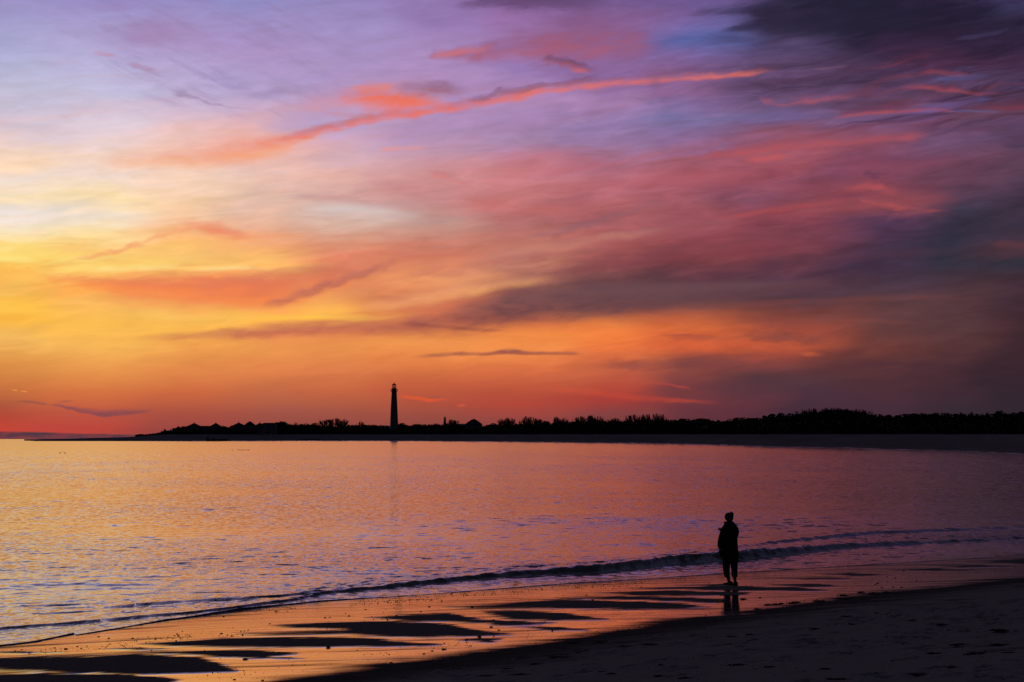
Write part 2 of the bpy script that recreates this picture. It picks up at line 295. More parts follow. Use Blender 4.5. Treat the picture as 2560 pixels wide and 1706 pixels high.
st([(2290,334,3,3,0),(2330,336,5,5,.5),(2400,340,4,4,.5)], (58,52,80), None, .7, .9)
st([(2260,556,6,6,0),(2310,560,10,9,.6),(2380,566,10,9,.6)], (104,58,66), None, .8, .9)
st([(1850,688,4,4,0),(1900,680,7,6,.5),(1970,672,7,6,.4),(2050,666,4,4,0)], (80,58,68), None, .8, .9)


def streak_group():
    """One streak of cloud laid over the sky: centre line and thickness come in as a colour."""
    t = bpy.data.node_groups.new('cloud_streak', 'ShaderNodeTree')
    for nm, kind in (('base', 'Color'), ('shape', 'Color'), ('opacity', 'Float'), ('elevation', 'Float'), ('wobble', 'Float'), ('fine', 'Float'),
                     ('amount', 'Float'), ('outer', 'Float'), ('inner', 'Float'), ('low', 'Color'), ('high', 'Color')):
        t.interface.new_socket(nm, in_out='INPUT', socket_type='NodeSocket' + kind)
    t.interface.new_socket('result', in_out='OUTPUT', socket_type='NodeSocketColor')
    gi = t.nodes.new('NodeGroupInput')
    go = t.nodes.new('NodeGroupOutput')
    i = gi.outputs
    N = Nodes(t)
    r, g, b = N.sep(i['shape'])
    dv = N.math('MULTIPLY_ADD', r, -ELMAX, i['elevation'])
    up = N.math('GREATER_THAN', dv, 0.0)
    th = N.math('MULTIPLY', N.math('ADD', b, N.math('MULTIPLY', up, N.math('SUBTRACT', g, b))), 0.05)
    q = N.math('DIVIDE', dv, th)
    # the ragged edge has a size of its own, whatever the thickness of the streak
    k = N.math('MINIMUM', 1.0, N.math('DIVIDE', 8.0 * S / F, th))
    m = N.math('ADD', N.math('MULTIPLY', N.math('MULTIPLY', i['wobble'], i['amount']), k), N.math('ABSOLUTE', q))
    f = N.math('MULTIPLY', N.rng(m, i['outer'], i['inner'], 0.0, 1.0), i['opacity'])
    f = N.math('MULTIPLY', f, N.rng(i['fine'], -.16, .12, 1.0, .72))
    cc = N.mix(N.rng(N.math('MULTIPLY_ADD', i['fine'], 1.6, q), -0.6, 0.9), i['low'], i['high'])
    t.links.new(N.mix(f, i['base'], cc), go.inputs[0])
    return t


def cloud_bank(streaks, grp):
    t = bpy.data.node_groups.new('cloud_bank', 'ShaderNodeTree')
    for nm, kind in (('base', 'Color'), ('azimuth', 'Float'), ('elevation', 'Float'), ('wobble', 'Float'), ('fine', 'Float')):
        t.interface.new_socket(nm, in_out='INPUT', socket_type='NodeSocket' + kind)
    t.interface.new_socket('result', in_out='OUTPUT', socket_type='NodeSocketColor')
    gi = t.nodes.new('NodeGroupInput')
    go = t.nodes.new('NodeGroupOutput')
    N = Nodes(t)
    col = gi.outputs['base']
    px = S / F
    for pts, bot, top, amp, soft in streaks:
        pts = list(pts)
        if pts[0][4] > 0:
            pts.insert(0, (pts[0][0] - 160, *pts[0][1:4], 0))
        if pts[-1][4] > 0:
            pts.append((pts[-1][0] + 160, *pts[-1][1:4], 0))
        ae = [azel(p[0], p[1]) for p in pts]
        a0, a1 = ae[0][0], ae[-1][0]
        stops = []
        for p, (a, e) in zip(pts, ae):
            stops.append(((a - a0) / (a1 - a0), (e / ELMAX, p[2] * px * 20, p[3] * px * 20, p[4])))
        rc, ra = N.ramp(N.rng(gi.outputs['azimuth'], a0, a1, 0.0, 1.0, smooth=False), stops, 'EASE')
        g = t.nodes.new('ShaderNodeGroup')
        g.node_tree = grp
        for key, v in (('base', col), ('shape', rc), ('opacity', ra), ('elevation', gi.outputs['elevation']),
                       ('wobble', gi.outputs['wobble']), ('fine', gi.outputs['fine']),
                       ('amount', amp * 1.9), ('outer', 1.0 + soft * 0.6), ('inner', max(0.0, 1.0 - soft)), ('low', lin(bot)), ('high', lin(top))):
            N.put(g.inputs[key], v)
        col = g.outputs[0]
    t.links.new(col, go.inputs[0])
    # carry the azimuth through, so that the renderer works the banks off one after the other
    t.interface.new_socket('azimuth', in_out='OUTPUT', socket_type='NodeSocketFloat')
    t.links.new(N.math('MULTIPLY_ADD', N.sep(col)[0], 1e-7, gi.outputs['azimuth']), go.inputs[1])
    return t


def build_world():
    w = bpy.data.worlds.new('World')
    SC.world = w
    w.use_nodes = True
    nt = w.node_tree
    nt.nodes.clear()
    N = Nodes(nt)
    tc = nt.nodes.new('ShaderNodeTexCoord')
    d = N.vec('NORMALIZE', tc.outputs['Generated'])
    x, y, z = N.sep(d)
    az = N.math('ARCTAN2', x, y)
    el = N.math('ARCSINE', z)
    # streaky turbulence: long in azimuth, thin in elevation, leaning up to the right
    elt = N.math('MULTIPLY_ADD', az, -0.10, el)
    p1 = N.xyz(N.math('MULTIPLY', az, 9.0), N.math('MULTIPLY', elt, 34.0), 3.1)
    n1, c1 = N.noise(p1, 1.0, 3.0, 0.5)
    p2 = N.xyz(N.math('MULTIPLY', az, 26.0), N.math('MULTIPLY', elt, 150.0), 7.7)
    n2, c2 = N.noise(p2, 1.0, 4.0, 0.6, dist=0.6)
    p3 = N.xyz(N.math('MULTIPLY', az, 60.0), N.math('MULTIPLY', elt, 210.0), 1.3)
    n3, c3 = N.noise(p3, 1.0, 3.0, 0.55, dist=0.4)
    n1c = N.math('SUBTRACT', n1, 0.5)
    n2c = N.math('SUBTRACT', n2, 0.5)
    n3c = N.math('SUBTRACT', n3, 0.5)
    calm = N.rng(el, 0.0, 0.09)
    w1 = N.math('MULTIPLY', calm, N.math('ADD', N.math('MULTIPLY', n1c, 0.020), N.math('MULTIPLY', n2c, 0.011)))
    elw = N.math('ADD', el, w1)
    c1s = N.sep(c1)
    azw = N.math('MULTIPLY_ADD', N.math('SUBTRACT', c1s[2], 0.5), 0.10, az)
    elw2 = N.math('ADD', el, N.math('MULTIPLY', calm, N.math('MULTIPLY', n1c, 0.006)))
    t = N.math('DIVIDE', elw, ELMAX, clamp=True)
    # columns of the sky, left to right
    cols = []
    for a, ref, k in SIDE:
        if ref is None:
            cols.append((math.radians(a), [(0.0, lin(k)), (1.0, lin(k))]))
        else:
            cols.append((math.radians(a), [(azel(ref, V)[1] / ELMAX, [c * k for c in lin((r, g, b))]) for V, r, g, b in GRID[ref]]))
    for U in sorted(GRID):
        cols.append((azel(U, 900)[0], [(azel(U, V)[1] / ELMAX, lin((r, g, b))) for V, r, g, b in GRID[U]]))
    for a, ref, k in SIDE_R:
        if ref is None:
            cols.append((math.radians(a), [(0.0, lin(k)), (1.0, lin(k))]))
        else:
            cols.append((math.radians(a), [(azel(ref, V)[1] / ELMAX, [c * k for c in lin((r, g, b))]) for V, r, g, b in GRID[ref]]))
    col = None
    for i, (a, stops) in enumerate(cols):
        rc, _ = N.ramp(t, stops)
        if col is None:
            col = rc
        else:
            f = N.rng(azw, cols[i - 1][0], a, 0.0, 1.0, smooth=True)
            col = N.mix(f, col, rc)
    # faint streaks everywhere
    k = N.math('ADD', 1.0, N.math('MULTIPLY', N.math('ADD', n2c, N.math('MULTIPLY', n3c, 0.5)), N.math('MULTIPLY', calm, N.rng(azw, azel(900, 0)[0], azel(1700, 0)[0], .38, .74))))
    col = N.vec('SCALE', col, scale=k)
    # layers of thin cloud, warm where they catch the glow, cool between, rising gently to the right
    pw = N.xyz(N.math('MULTIPLY', az, 6.5), N.math('MULTIPLY', N.math('MULTIPLY_ADD', az, -.16, N.math('MULTIPLY_ADD', n1c, .02, el)), 88.0), 12.4)
    nw, _ = N.noise(pw, 1.0, 6.0, .60, dist=.7)
    lay = N.math('MULTIPLY', N.rng(el, .05, .09), N.rng(el, .235, .19))
    col = N.mix(N.math('MULTIPLY', lay, N.rng(nw, .50, .72, 0.0, .55)), col, N.vec('MULTIPLY', col, (1.13, .92, .84)))
    col = N.mix(N.math('MULTIPLY', lay, N.rng(nw, .50, .30, 0.0, .55)), col, N.vec('MULTIPLY', col, (.91, 1.02, 1.15)))
    # darker, stronger rags in the upper right
    ur = N.math('MULTIPLY', N.rng(azw, azel(1560, 0)[0], azel(1950, 0)[0]), N.rng(el, azel(1900, 330)[1], azel(1900, 160)[1]))
    k2 = N.math('ADD', 1.0, N.math('MULTIPLY', N.math('MULTIPLY', n2c, 1.7), ur))
    col = N.vec('SCALE', col, scale=k2)
    p4 = N.xyz(N.math('MULTIPLY', az, 62.0), N.math('MULTIPLY', elt, 105.0), 5.9)
    n4, c4 = N.noise(p4, 1.0, 5.0, 0.6, dist=0.5)
    n4c = N.math('SUBTRACT', n4, 0.5)
    wob = N.math('ADD', N.math('MULTIPLY', n2c, 1.5), N.math('MULTIPLY', n3c, 1.3))
    wob = N.math('MULTIPLY_ADD', n4c, 1.0, wob)
    # thin diagonal wisps, falling to the right, high on the left
    pd = N.xyz(N.math('MULTIPLY', N.math('MULTIPLY_ADD', el, -1.2, az), 16.0), N.math('MULTIPLY', N.math('MULTIPLY_ADD', az, .42, el), 120.0), 2.2)
    nd, _ = N.noise(pd, 1.0, 5.0, .62, dist=.5)
    reg = N.math('MULTIPLY', N.rng(azw, azel(60, 0)[0], azel(380, 0)[0]), N.rng(azw, azel(900, 0)[0], azel(640, 0)[0]))
    reg = N.math('MULTIPLY', reg, N.rng(el, azel(600, 320)[1], azel(600, 200)[1]))
    col = N.mix(N.math('MULTIPLY', N.math('MULTIPLY', reg, .42), N.rng(nd, .46, .70)), col, lin((150, 124, 168)))
    # red and dusky shreds, high on the right
    reg = N.math('MULTIPLY', N.rng(azw, azel(1640, 0)[0], azel(2080, 0)[0]), N.rng(el, azel(2200, 350)[1], azel(2200, 230)[1]))
    reg = N.math('MULTIPLY', reg, N.rng(el, azel(2200, 60)[1], azel(2200, 170)[1]))
    pr = N.xyz(N.math('MULTIPLY', az, 15.0), N.math('MULTIPLY', N.math('MULTIPLY_ADD', n1c, .03, elt), 190.0), 6.6)
    nr, cr = N.noise(pr, 1.0, 4.0, .6, dist=.5)
    crs = N.sep(cr)
    col = N.mix(N.math('MULTIPLY', reg, N.rng(nr, .50, .68, 0.0, .75)), col, lin((56, 38, 60)))
    col = N.mix(N.math('MULTIPLY', reg, N.rng(crs[1], .56, .72, 0.0, .55)), col, lin((122, 56, 70)))
    col = N.mix(N.math('MULTIPLY', reg, N.rng(crs[2], .60, .74, 0.0, .35)), col, lin((88, 88, 140)))
    grp = streak_group()
    aze = N.math('MULTIPLY_ADD', N.sep(col)[0], 1e-7, az)
    for k in range(0, len(ST), 12):
        g = nt.nodes.new('ShaderNodeGroup')
        g.node_tree = cloud_bank(ST[k:k + 12], grp)
        for key, v in (('base', col), ('azimuth', aze), ('elevation', elw2), ('wobble', wob), ('fine', n3c)):
            nt.links.new(v, g.inputs[key])
        col, aze = g.outputs[0], g.outputs[1]
    # overhead: dusk under cloud, a Nishita sky with the sun on the horizon, dimmed
    sky = nt.nodes.new('ShaderNodeTexSky')
    sky.sky_type = 'NISHITA'
    sky.sun_disc = False
    sky.sun_elevation = math.radians(SUN_EL)
    sky.sun_rotation = math.radians(SUN_AZ)
    sky.air_density = 1.0
    sky.dust_density = 1.0
    sky.ozone_density = 3.0
    over = N.vec('SCALE', sky.outputs[0], scale=SKY_K)
    over = N.vec('ADD', over, lin((46, 41, 53)))
    f = N.rng(el, math.radians(13.5), math.radians(40), 0.0, 1.0)
    col = N.mix(f, col, over)
    bg = nt.nodes.new('ShaderNodeBackground')
    N.put(bg.inputs['Color'], col)
    bg.inputs['Strength'].default_value = 1.0
    out = nt.nodes.new('ShaderNodeOutputWorld')
    nt.links.new(bg.outputs[0], out.inputs[0])
    w.cycles.sampling_method = 'MANUAL'
    w.cycles.sample_map_resolution = 256


SUN_AZ, SUN_EL, SKY_K = -23.0, 0.5, 0.05
build_world()

# the last of the sun, below the glow left of the picture
sun = bpy.data.lights.new('sun', 'SUN')
sun.energy = 0.02
sun.angle = math.radians(3.0)
sun.color = (1.0, 0.5, 0.25)
suno = bpy.data.objects.new('sun', sun)
sd = Vector((math.sin(math.radians(SUN_AZ)), math.cos(math.radians(SUN_AZ)), math.tan(math.radians(SUN_EL))))
suno.rotation_euler = sd.to_track_quat('Z', 'Y').to_euler()
suno.location = sd * 300
COL.objects.link(suno)


# ------------------------------------------------------------------ helpers for geometry
def gp(u, v, z=0.0):
    """Point of the ground plane at height z seen at photo pixel u, v."""
    D = (H - z) * F / (v - V0)
    return ((u - 1280.0) / F * D, D)


def hat(D, v):
    """Height of a point at distance D seen at photo row v."""
    return H + (V0 - v) / F * D


def xat(D, u):
    return (u - 1280.0) / F * D


def vnoise(x, y, seed=0):
    """Smooth lattice noise, -1..1."""
    xi, yi = np.floor(x).astype(np.int64), np.floor(y).astype(np.int64)
    fx, fy = x - xi, y - yi
    fx, fy = fx * fx * fx * (fx * (fx * 6 - 15) + 10), fy * fy * fy * (fy * (fy * 6 - 15) + 10)

    def h(a, b):
        n = (a * 374761393 + b * 668265263 + seed * 974634777) & 0xffffffff
        n = ((n ^ (n >> 13)) * 1274126177) & 0xffffffff
        n = n ^ (n >> 16)
        return (n & 0xffff) / 32767.5 - 1.0
    a, b, c, d = h(xi, yi), h(xi + 1, yi), h(xi, yi + 1), h(xi + 1, yi + 1)
    return (a * (1 - fx) + b * fx) * (1 - fy) + (c * (1 - fx) + d * fx) * fy


def fbm(x, y, seed=0, oct=4, gain=0.5):
    s, a, k = 0.0, 1.0, 0.0
    for i in range(oct):
        s = s + a * vnoise(x * 2 ** i + 17.3 * i, y * 2 ** i - 9.1 * i, seed + i)
        k += a
        a *= gain
    return s / k


def sstep(a, b, x):
    t = np.clip((x - a) / (b - a), 0, 1)
    return t * t * (3 - 2 * t)


SLOPE = 0.031          # fall of the wet sand towards the sea


def gps(u, v):
    """Point of the sloping wet sand seen at photo pixel u, v."""
    z = 0.0
    for _ in range(25):
        x, y = gp(u, v, z)
        z = SLOPE * max(float(curve(FRONT, np.array([x]))[0]) - y, 0.0)
    return x, y, z


def curve_sand(pts, x):
    w = sorted(gps(u, v)[:2] for u, v in pts)
    xs, ys = np.array([p[0] for p in w]), np.array([p[1] for p in w])
    y = np.interp(x, xs, ys)
    y = np.where(x < xs[0], ys[0] + (x - xs[0]) * .35, y)
    y = np.where(x > xs[-1], ys[-1] + (x - xs[-1]) * .8, y)
    return np.maximum(y, -60.0)


def curve(pts, x, z=0.0):
    """World y of a line on the ground given as photo points, at world x; ends run on straight."""
    w = sorted(gp(u, v, z) for u, v in pts)
    xs, ys = np.array([p[0] for p in w]), np.array([p[1] for p in w])
    y = np.interp(x, xs, ys)
    sl = (ys[1] - ys[0]) / (xs[1] - xs[0])
    sr = (ys[-1] - ys[-2]) / (xs[-1] - xs[-2])
    y = np.where(x < xs[0], ys[0] + (x - xs[0]) * min(max(sl, .3), .6), y)
    y = np.where(x > xs[-1], ys[-1] + (x - xs[-1]) * min(max(sr, .3), 1.0), y)
    return np.maximum(y, -40.0)


def grid_mesh(name, X, Y, Z, mat, attrs=None):
    """Sheet from 2-D arrays."""
    r, c = X.shape
    me = bpy.data.meshes.new(name)
    co = np.stack([X, Y, Z], -1).reshape(-1, 3).astype(np.float32)
    idx = np.arange(r * c).reshape(r, c)
    q = np.stack([idx[:-1, :-1], idx[:-1, 1:], idx[1:, 1:], idx[1:, :-1]], -1).reshape(-1, 4)
    me.vertices.add(len(co))
    me.vertices.foreach_set('co', co.ravel())
    me.loops.add(q.size)
    me.loops.foreach_set('vertex_index', q.ravel().astype(np.int32))
    me.polygons.add(len(q))
    me.polygons.foreach_set('loop_start', (np.arange(len(q)) * 4).astype(np.int32))
    me.polygons.foreach_set('loop_total', np.full(len(q), 4, np.int32))
    me.polygons.foreach_set('use_smooth', np.ones(len(q), bool))
    for k, a in (attrs or {}).items():
        at = me.attributes.new(k, 'FLOAT', 'POINT')
        at.data.foreach_set('value', a.reshape(-1).astype(np.float32))
    me.materials.append(mat)
    me.update()
    o = bpy.data.objects.new(name, me)
    COL.objects.link(o)
    return o


def material(name):
    m = bpy.data.materials.new(name)
    m.use_nodes = True
    nt = m.node_tree
    b = nt.nodes['Principled BSDF']
    return m, Nodes(nt), b


def plain(name, c, rough=0.8, spec=0.3, var=0.25, scale=6.0, metal=0.0):
    """Simple surface with a little mottling."""
    m, N, b = material(name)
    tc = N.n.new('ShaderNodeTexCoord')
    n, _ = N.noise(tc.outputs['Object'], scale, 4.0)
    col = N.mix(n, [x * (1 - var) for x in c], [x * (1 + var) for x in c])
    N.put(b.inputs['Base Color'], col)
    N.put(b.inputs['Roughness'], rough)
    N.put(b.inputs['Specular IOR Level'], spec)
    N.put(b.inputs['Metallic'], metal)
    return m


def attr(N, name):
    n = N.n.new('ShaderNodeAttribute')
    n.attribute_name = name
    return n.outputs['Fac']


# ------------------------------------------------------------------ shore lines (photo points)
FRONT = [(-400,1668),(-150,1636),(0,1617),(82,1609),(180,1592),(196,1581.5),(305,1570.6),(408,1551.6),(479,1543),(598,1524),(745,1509),(800,1503),(877,1499),(1040,1490),(1300,1469),(1427,1459),(1661,1445),(1824,1434),(2042,1421),(2450,1396),(2560,1386),(2900,1358)]
BORE = [(-400,1622),(-150,1592),(0,1576),(140,1566),(326,1549),(473,1537),(600,1522),(745,1502),(783,1492),(849,1483.6),(979,1472.7),(1142,1456),(1280,1444),(1498,1434),(1661,1415),(1797,1405),(1851,1402),(2014,1383),(2150,1371),(2300,1362),(2560,1350),(2900,1330)]
WAVELET = [(60,1541),(163,1532.5),(212,1525),(359,1516),(479,1506),(598,1503),(789,1489),(900,1474)]
RIDGE = [(1560,1420),(1797,1384),(1851,1376),(2014,1355),(2205,1336),(2560,1322),(2900,1306)]
SWELL = [(-300,1500),(0,1474),(109,1463),(218,1461),(320,1463),(480,1452)]
SWELL2 = [(700,1478),(900,1462),(1100,1444),(1280,1432),(1500,1416)]
DRY = [(-300,1800),(300,1745),(664,1706),(816,1679),(979,1658),(1142,1636),(1280,1620),(1498,1581.5),(1661,1557),(1824,1535),(1987,1511),(2150,1489),(2314,1470),(2560,1445),(2900,1408)]

# drained sand banks between the wet runnels (photo outlines)
BANKS = [
 [(-120,1650),(0,1646),(190,1641),(408,1638),(503,1646),(544,1660),(579,1671),(600,1680),(520,1685),(435,1687),(299,1687),(163,1683),(0,1676),(-120,1672)],
 [(-150,1690),(0,1686),(109,1685),(299,1689),(408,1695),(455,1700),(430,1712),(380,1730),(-150,1740)],
 [(360,1611),(460,1603),(560,1597),(719,1594),(868,1595),(957,1600),(987,1606),(1110,1613),(1046,1618),(898,1618),(689,1619),(560,1620),(462,1619)],
 [(240,1624),(350,1620),(430,1624),(340,1627)],
 [(335,1634),(408,1629),(640,1628),(745,1634),(670,1643),(765,1649),(640,1647),(490,1641),(435,1637)],
 [(700,1566),(808,1558),(927,1556),(1017,1557),(1106,1561),(1165,1571),(1210,1580),(1270,1587),(1165,1591),(1046,1594),(957,1592),(868,1588),(690,1590),(600,1587),(760,1579),(860,1577),(740,1572)],
 [(920,1546),(1031,1538),(1121,1536),(1159,1542),(1196,1549),(1136,1552),(1016,1554)],
 [(1076,1553),(1165,1551),(1300,1554),(1380,1558),(1320,1564),(1195,1559)],
 [(1120,1519),(1195,1514),(1300,1506),(1405,1500),(1606,1505),(1715,1511),(1770,1518),(1661,1524),(1470,1524),(1334,1522),(1195,1523)],
 [(1405,1497),(1552,1491),(1802,1499),(1820,1505),(1780,1509),(1640,1503)],
 [(1490,1484),(1661,1478),(1878,1481),(1860,1489),(1606,1492)],
 [(1580,1473),(1700,1469),(1824,1467),(1987,1470),(2060,1478),(1878,1478.5)],
 [(1690,1464.5),(1824,1460),(1830,1466),(1780,1467)],
 [(1930,1463),(2042,1461.5),(2100,1467),(2014,1468.5)],
 [(1955,1448),(2069,1445),(2122,1448),(2014,1450.5)],
 [(2035,1437),(2123,1433),(2222,1438),(2150,1442)],
 [(2225,1426),(2341,1422),(2462,1426),(2341,1428.5)],
 [(2310,1415.5),(2450,1413),(2526,1418),(2400,1419.5)],
 [(2415,1406),(2580,1398),(2660,1402),(2580,1412)],
 [(1210,1529),(1300,1528),(1416,1535),(1512,1549),(1389,1553),(1280,1551),(1230,1538)],
 [(1230,1558),(1351,1561),(1280,1566),(1230,1564)],
 [(1148,1602),(1195,1598),(1250,1598),(1225,1607)],
 [(1280,1567),(1400,1570),(1470,1577),(1380,1578)],
 [(-100,1633),(60,1630),(190,1631),(60,1636)],
]


def poly_sd(poly, px, py, k=5.0):
    """Signed distance to a polygon in photo pixels, rows counting k times; positive inside."""
    P = np.array(poly, float)
    P[:, 1] *= k
    qx, qy = px, py * k
    ins = np.zeros(qx.shape, bool)
    d = np.full(qx.shape, 1e9)
    n = len(P)
    for i in range(n):
        x0, y0 = P[i]
        x1, y1 = P[(i + 1) % n]
        if y0 != y1:
            c = (y0 > qy) != (y1 > qy)
            ins ^= c & (qx < (x1 - x0) * (qy - y0) / (y1 - y0) + x0)
        ex, ey = x1 - x0, y1 - y0
        t = np.clip(((qx - x0) * ex + (qy - y0) * ey) / (ex * ex + ey * ey), 0, 1)
        d = np.minimum(d, np.hypot(qx - x0 - t * ex, qy - y0 - t * ey))
    return np.where(ins, d, -d) / k


def spread(lo, hi, step, grow, far):
    """Even steps from lo to hi, then growing steps out to far on both sides."""
    a = list(np.arange(lo, hi + step / 2, step))
    s = step
    l, r = [a[0]], [a[-1]]
    while l[-1] > -far:
        s *= grow
        l.append(l[-1] - s)
        r.append(r[-1] + s)
    return np.array(l[:0:-1] + a + r[1:])


def smooth_line(fn, width):
    xs = np.concatenate([np.linspace(-3000, -60, 60)[:-1], np.arange(-60, 80, .1), np.linspace(80, 3000, 60)])
    ys = fn(xs)
    m = (xs >= -60) & (xs < 79.95)
    k = int(width / .1)
    ker = np.hanning(2 * k + 1)
    ker /= ker.sum()
    ys[m] = np.convolve(np.pad(ys[m], k, mode='reflect', reflect_type='odd'), ker, 'valid')
    return lambda x: np.interp(x, xs, ys)


FRONT_S = smooth_line(lambda x: curve(FRONT, x), 3.0)
DRY_S = smooth_line(lambda x: curve_sand(DRY, x), 2.0)


# ------------------------------------------------------------------ beach
def beach_height(x, y):
    yb = DRY_S(x)
    yf = FRONT_S(x)
    s = yb - y                               # metres up the beach from the edge of the dry sand
    o = y - yf
    z = SLOPE * np.minimum(np.maximum(-o, 0), np.maximum(yf - yb, 0) + np.minimum(np.maximum(s, 0), 4))
    z = z + 0.050 * (np.sqrt(np.maximum(s, 0) ** 2 + 0.8) - np.sqrt(0.8)) * (s > 0)
    z = np.where(z > 3.0, 3.0 + (z - 3.0) * 0.12, z)
    z = np.where(o > 0, -0.035 * np.minimum(o, 60), z)
    return z, s, o, yb, yf


def build_beach():
    xs = spread(-13.0, 24.0, 0.055, 1.13, 2500)
    ya = np.concatenate([np.arange(11.0, 24.0, 0.055), np.arange(24.0, 54.0, 0.075)])
    lo, s = [ya[0]], .06
    while lo[-1] > -2500:
        s *= 1.14
        lo.append(lo[-1] - s)
    hi, s = [ya[-1]], .08
    while hi[-1] < 260:
        s *= 1.12
        hi.append(hi[-1] + s)
    ys = np.concatenate([lo[:0:-1], ya, hi[1:]])
    X, Y = np.meshgrid(xs, ys)
    Z, s, o, yb, yf = beach_height(X, Y)
    D = np.maximum(Y, 1.0)
    u = X / D * F + 1280.0
    v = V0 + (H - Z) * F / D
    wet = np.ones_like(X)
    n1 = fbm(X * .55, Y * 1.9, 3)
    n2 = fbm(X * 3.2, Y * 5.5, 11, 3)
    n5 = fbm(X * .6, Y * 6.5, 19, 4)
    zone = (Y > 12) & (v < 1760) & (v > 1380) & (u > -300) & (u < 2900)
    for k, b in enumerate(BANKS):
        bu = [p[0] for p in b]
        bv = [p[1] for p in b]
        m = zone & (u > min(bu) - 80) & (u < max(bu) + 80) & (v > min(bv) - 16) & (v < max(bv) + 16)
        if not m.any():
            continue
        thick = max(bv) - min(bv)
        sc = 0.45 + min(thick, 40) / 40.0
        sd = poly_sd(b, u[m], v[m])
        # drained gradually on the landward left, cut off sharply at the lower right
        soft = 2.6 * sc * (0.45 + 1.1 * sstep(.75, .05, (u[m] - min(bu)) / (max(bu) - min(bu))))
        dry = sstep(-soft, soft, sd + (n1[m] * 2.2 + n2[m] * 1.2) * sc + n5[m] * 3.0 * (.5 + .5 * sc))
        dry = np.clip(dry * 1.04, 0, 1)
        wet[m] = np.minimum(wet[m], 1 - dry)
        Z[m] += 0.012 * dry
    # faint half-drained streaks
    st_ = fbm(X * .30, Y * 3.4, 23, 4)
    wet *= 1 - 0.75 * sstep(.22, .50, st_) * (s < 0)
    st2 = fbm(X * .55, Y * 7.5, 29, 4)
    wet *= 1 - 0.75 * sstep(.26, .48, st2) * (s < 0) * sstep(-.1, .35, fbm(X * .12, Y * .5, 33, 2) + .08)
    # the edge of the dry sand
    edge = s + n1 * .9 * np.clip(yb / 30, .4, 2) + n2 * .25
    wet *= 1 - sstep(-.9, .45, edge)
    damp = sstep(-.5, .4, edge) * (1 - sstep(1.2, 5.5, edge + n1 * 1.2))
    damp = np.maximum(damp, .62 * (s < 0) * (edge < 0))
    # uneven dry sand and footprints
    dryz = sstep(.2, 2.5, s)
    Z += dryz * (0.02 * fbm(X * .5, Y * .5, 31) + 0.010 * fbm(X * 2.2, Y * 2.2, 37) + 0.005 * fbm(X * 6, Y * 6, 41, 2))
    prints = []
    tracks = [((3.2, 19.5), (11.0, 30.5)), ((6.0, 18.0), (14.5, 28.5)), ((-1.0, 17.2), (7.2, 24.2)), ((2.0, 16.2), (9.6, 19.6)), ((8.0, 23.6), (17.0, 34.0)), ((5.0, 25.6), (12.5, 31.6)), ((10.0, 21.8), (4.0, 17.0)), ((1.0, 21.0), (7.0, 27.6)), ((7.4, 17.6), (11.2, 24.8))]
    for (xa, ya_), (xb, yb_) in tracks:
        L = math.hypot(xb - xa, yb_ - ya_)
        hx, hy = (xb - xa) / L, (yb_ - ya_) / L
        q, side = 0.0, 1
        while q < L:
            wob = 0.35 * math.sin(q * .7 + xa)
            prints.append((xa + hx * q - hy * (side * .11 + wob), ya_ + hy * q + hx * (side * .11 + wob), math.atan2(hy, hx) + rng.normal(0, .2), rng.uniform(.035, .08)))
            side = -side
            q += rng.uniform(.5, .74)
    for _ in range(330):
        px, py = rng.uniform(-4, 13), rng.uniform(14.5, 33)
        if beach_height(np.array([px]), np.array([py]))[1][0] > 2.0:
            prints.append((px, py, rng.uniform(0, 6.28), rng.uniform(.02, .07)))
    mark = np.zeros_like(X)  # mask of footprints and hollows: sinks them and carries their painted shade
    for px, py, a, dep in prints:
        i0, i1 = np.searchsorted(xs, [px - .6, px + .6])
        j0, j1 = np.searchsorted(ys, [py - .6, py + .6])
        if i1 - i0 < 3 or j1 - j0 < 3:
            continue
        dx, dy = X[j0:j1, i0:i1] - px, Y[j0:j1, i0:i1] - py
        lx, ly = dx * math.cos(a) + dy * math.sin(a), -dx * math.sin(a) + dy * math.cos(a)
        r = np.hypot(lx / .17, ly / .075)
        Z[j0:j1, i0:i1] += -dep * (1 - sstep(.5, 1.05, r)) + dep * .45 * np.exp(-((r - 1.35) / .28) ** 2)
        mark[j0:j1, i0:i1] = np.maximum(mark[j0:j1, i0:i1], 1 - sstep(.5, 1.1, r))
    mark = np.maximum(mark, dryz * sstep(.08, .38, fbm(X * .55, Y * .75, 81, 3)) * sstep(.12, .36, fbm(X * 3.4, Y * 5.0, 83, 3)))
    Z -= .02 * dryz * mark
    wet *= (o < 3)
    wet = np.where(o > 0, 1.0, wet)

    m, N, b = material('beach_sand')
    geo = N.n.new('ShaderNodeNewGeometry')
    P = geo.outputs['Position']
    w = attr(N, 'wet')
    dm = attr(N, 'damp')
    mk = attr(N, 'hollow_shade')
    g1, _ = N.noise(P, 1.3, 5.0, .6)
    g2, _ = N.noise(P, 55.0, 3.0, .6)
    dry = N.mix(g1, (.22, .20, .19), (.31, .28, .265))
    dry = N.mix(N.math('MULTIPLY', g2, .5), dry, (.15, .135, .13))
    dry = N.mix(N.math('MULTIPLY', mk, .8), dry, (.05, .045, .044))  # shade of footprints and hollows painted into the sand colour
    col = N.mix(dm, dry, (.075, .066, .064))
    N.put(b.inputs['Base Color'], col)
    N.put(b.inputs['Roughness'], .9)
    N.put(b.inputs['Specular IOR Level'], 0.0)
    bm1, _ = N.noise(P, 9.0, 5.0, .6)
    bu = N.n.new('ShaderNodeBump')
    bu.inputs['Strength'].default_value = 1.0
    bu.inputs['Distance'].default_value = .035
    N.put(bu.inputs['Height'], bm1)
    N.put(b.inputs['Normal'], bu.outputs[0])
    # film of water over wet sand
    fl = N.n.new('ShaderNodeBsdfPrincipled')
    N.put(fl.inputs['Base Color'], (.032, .028, .03))
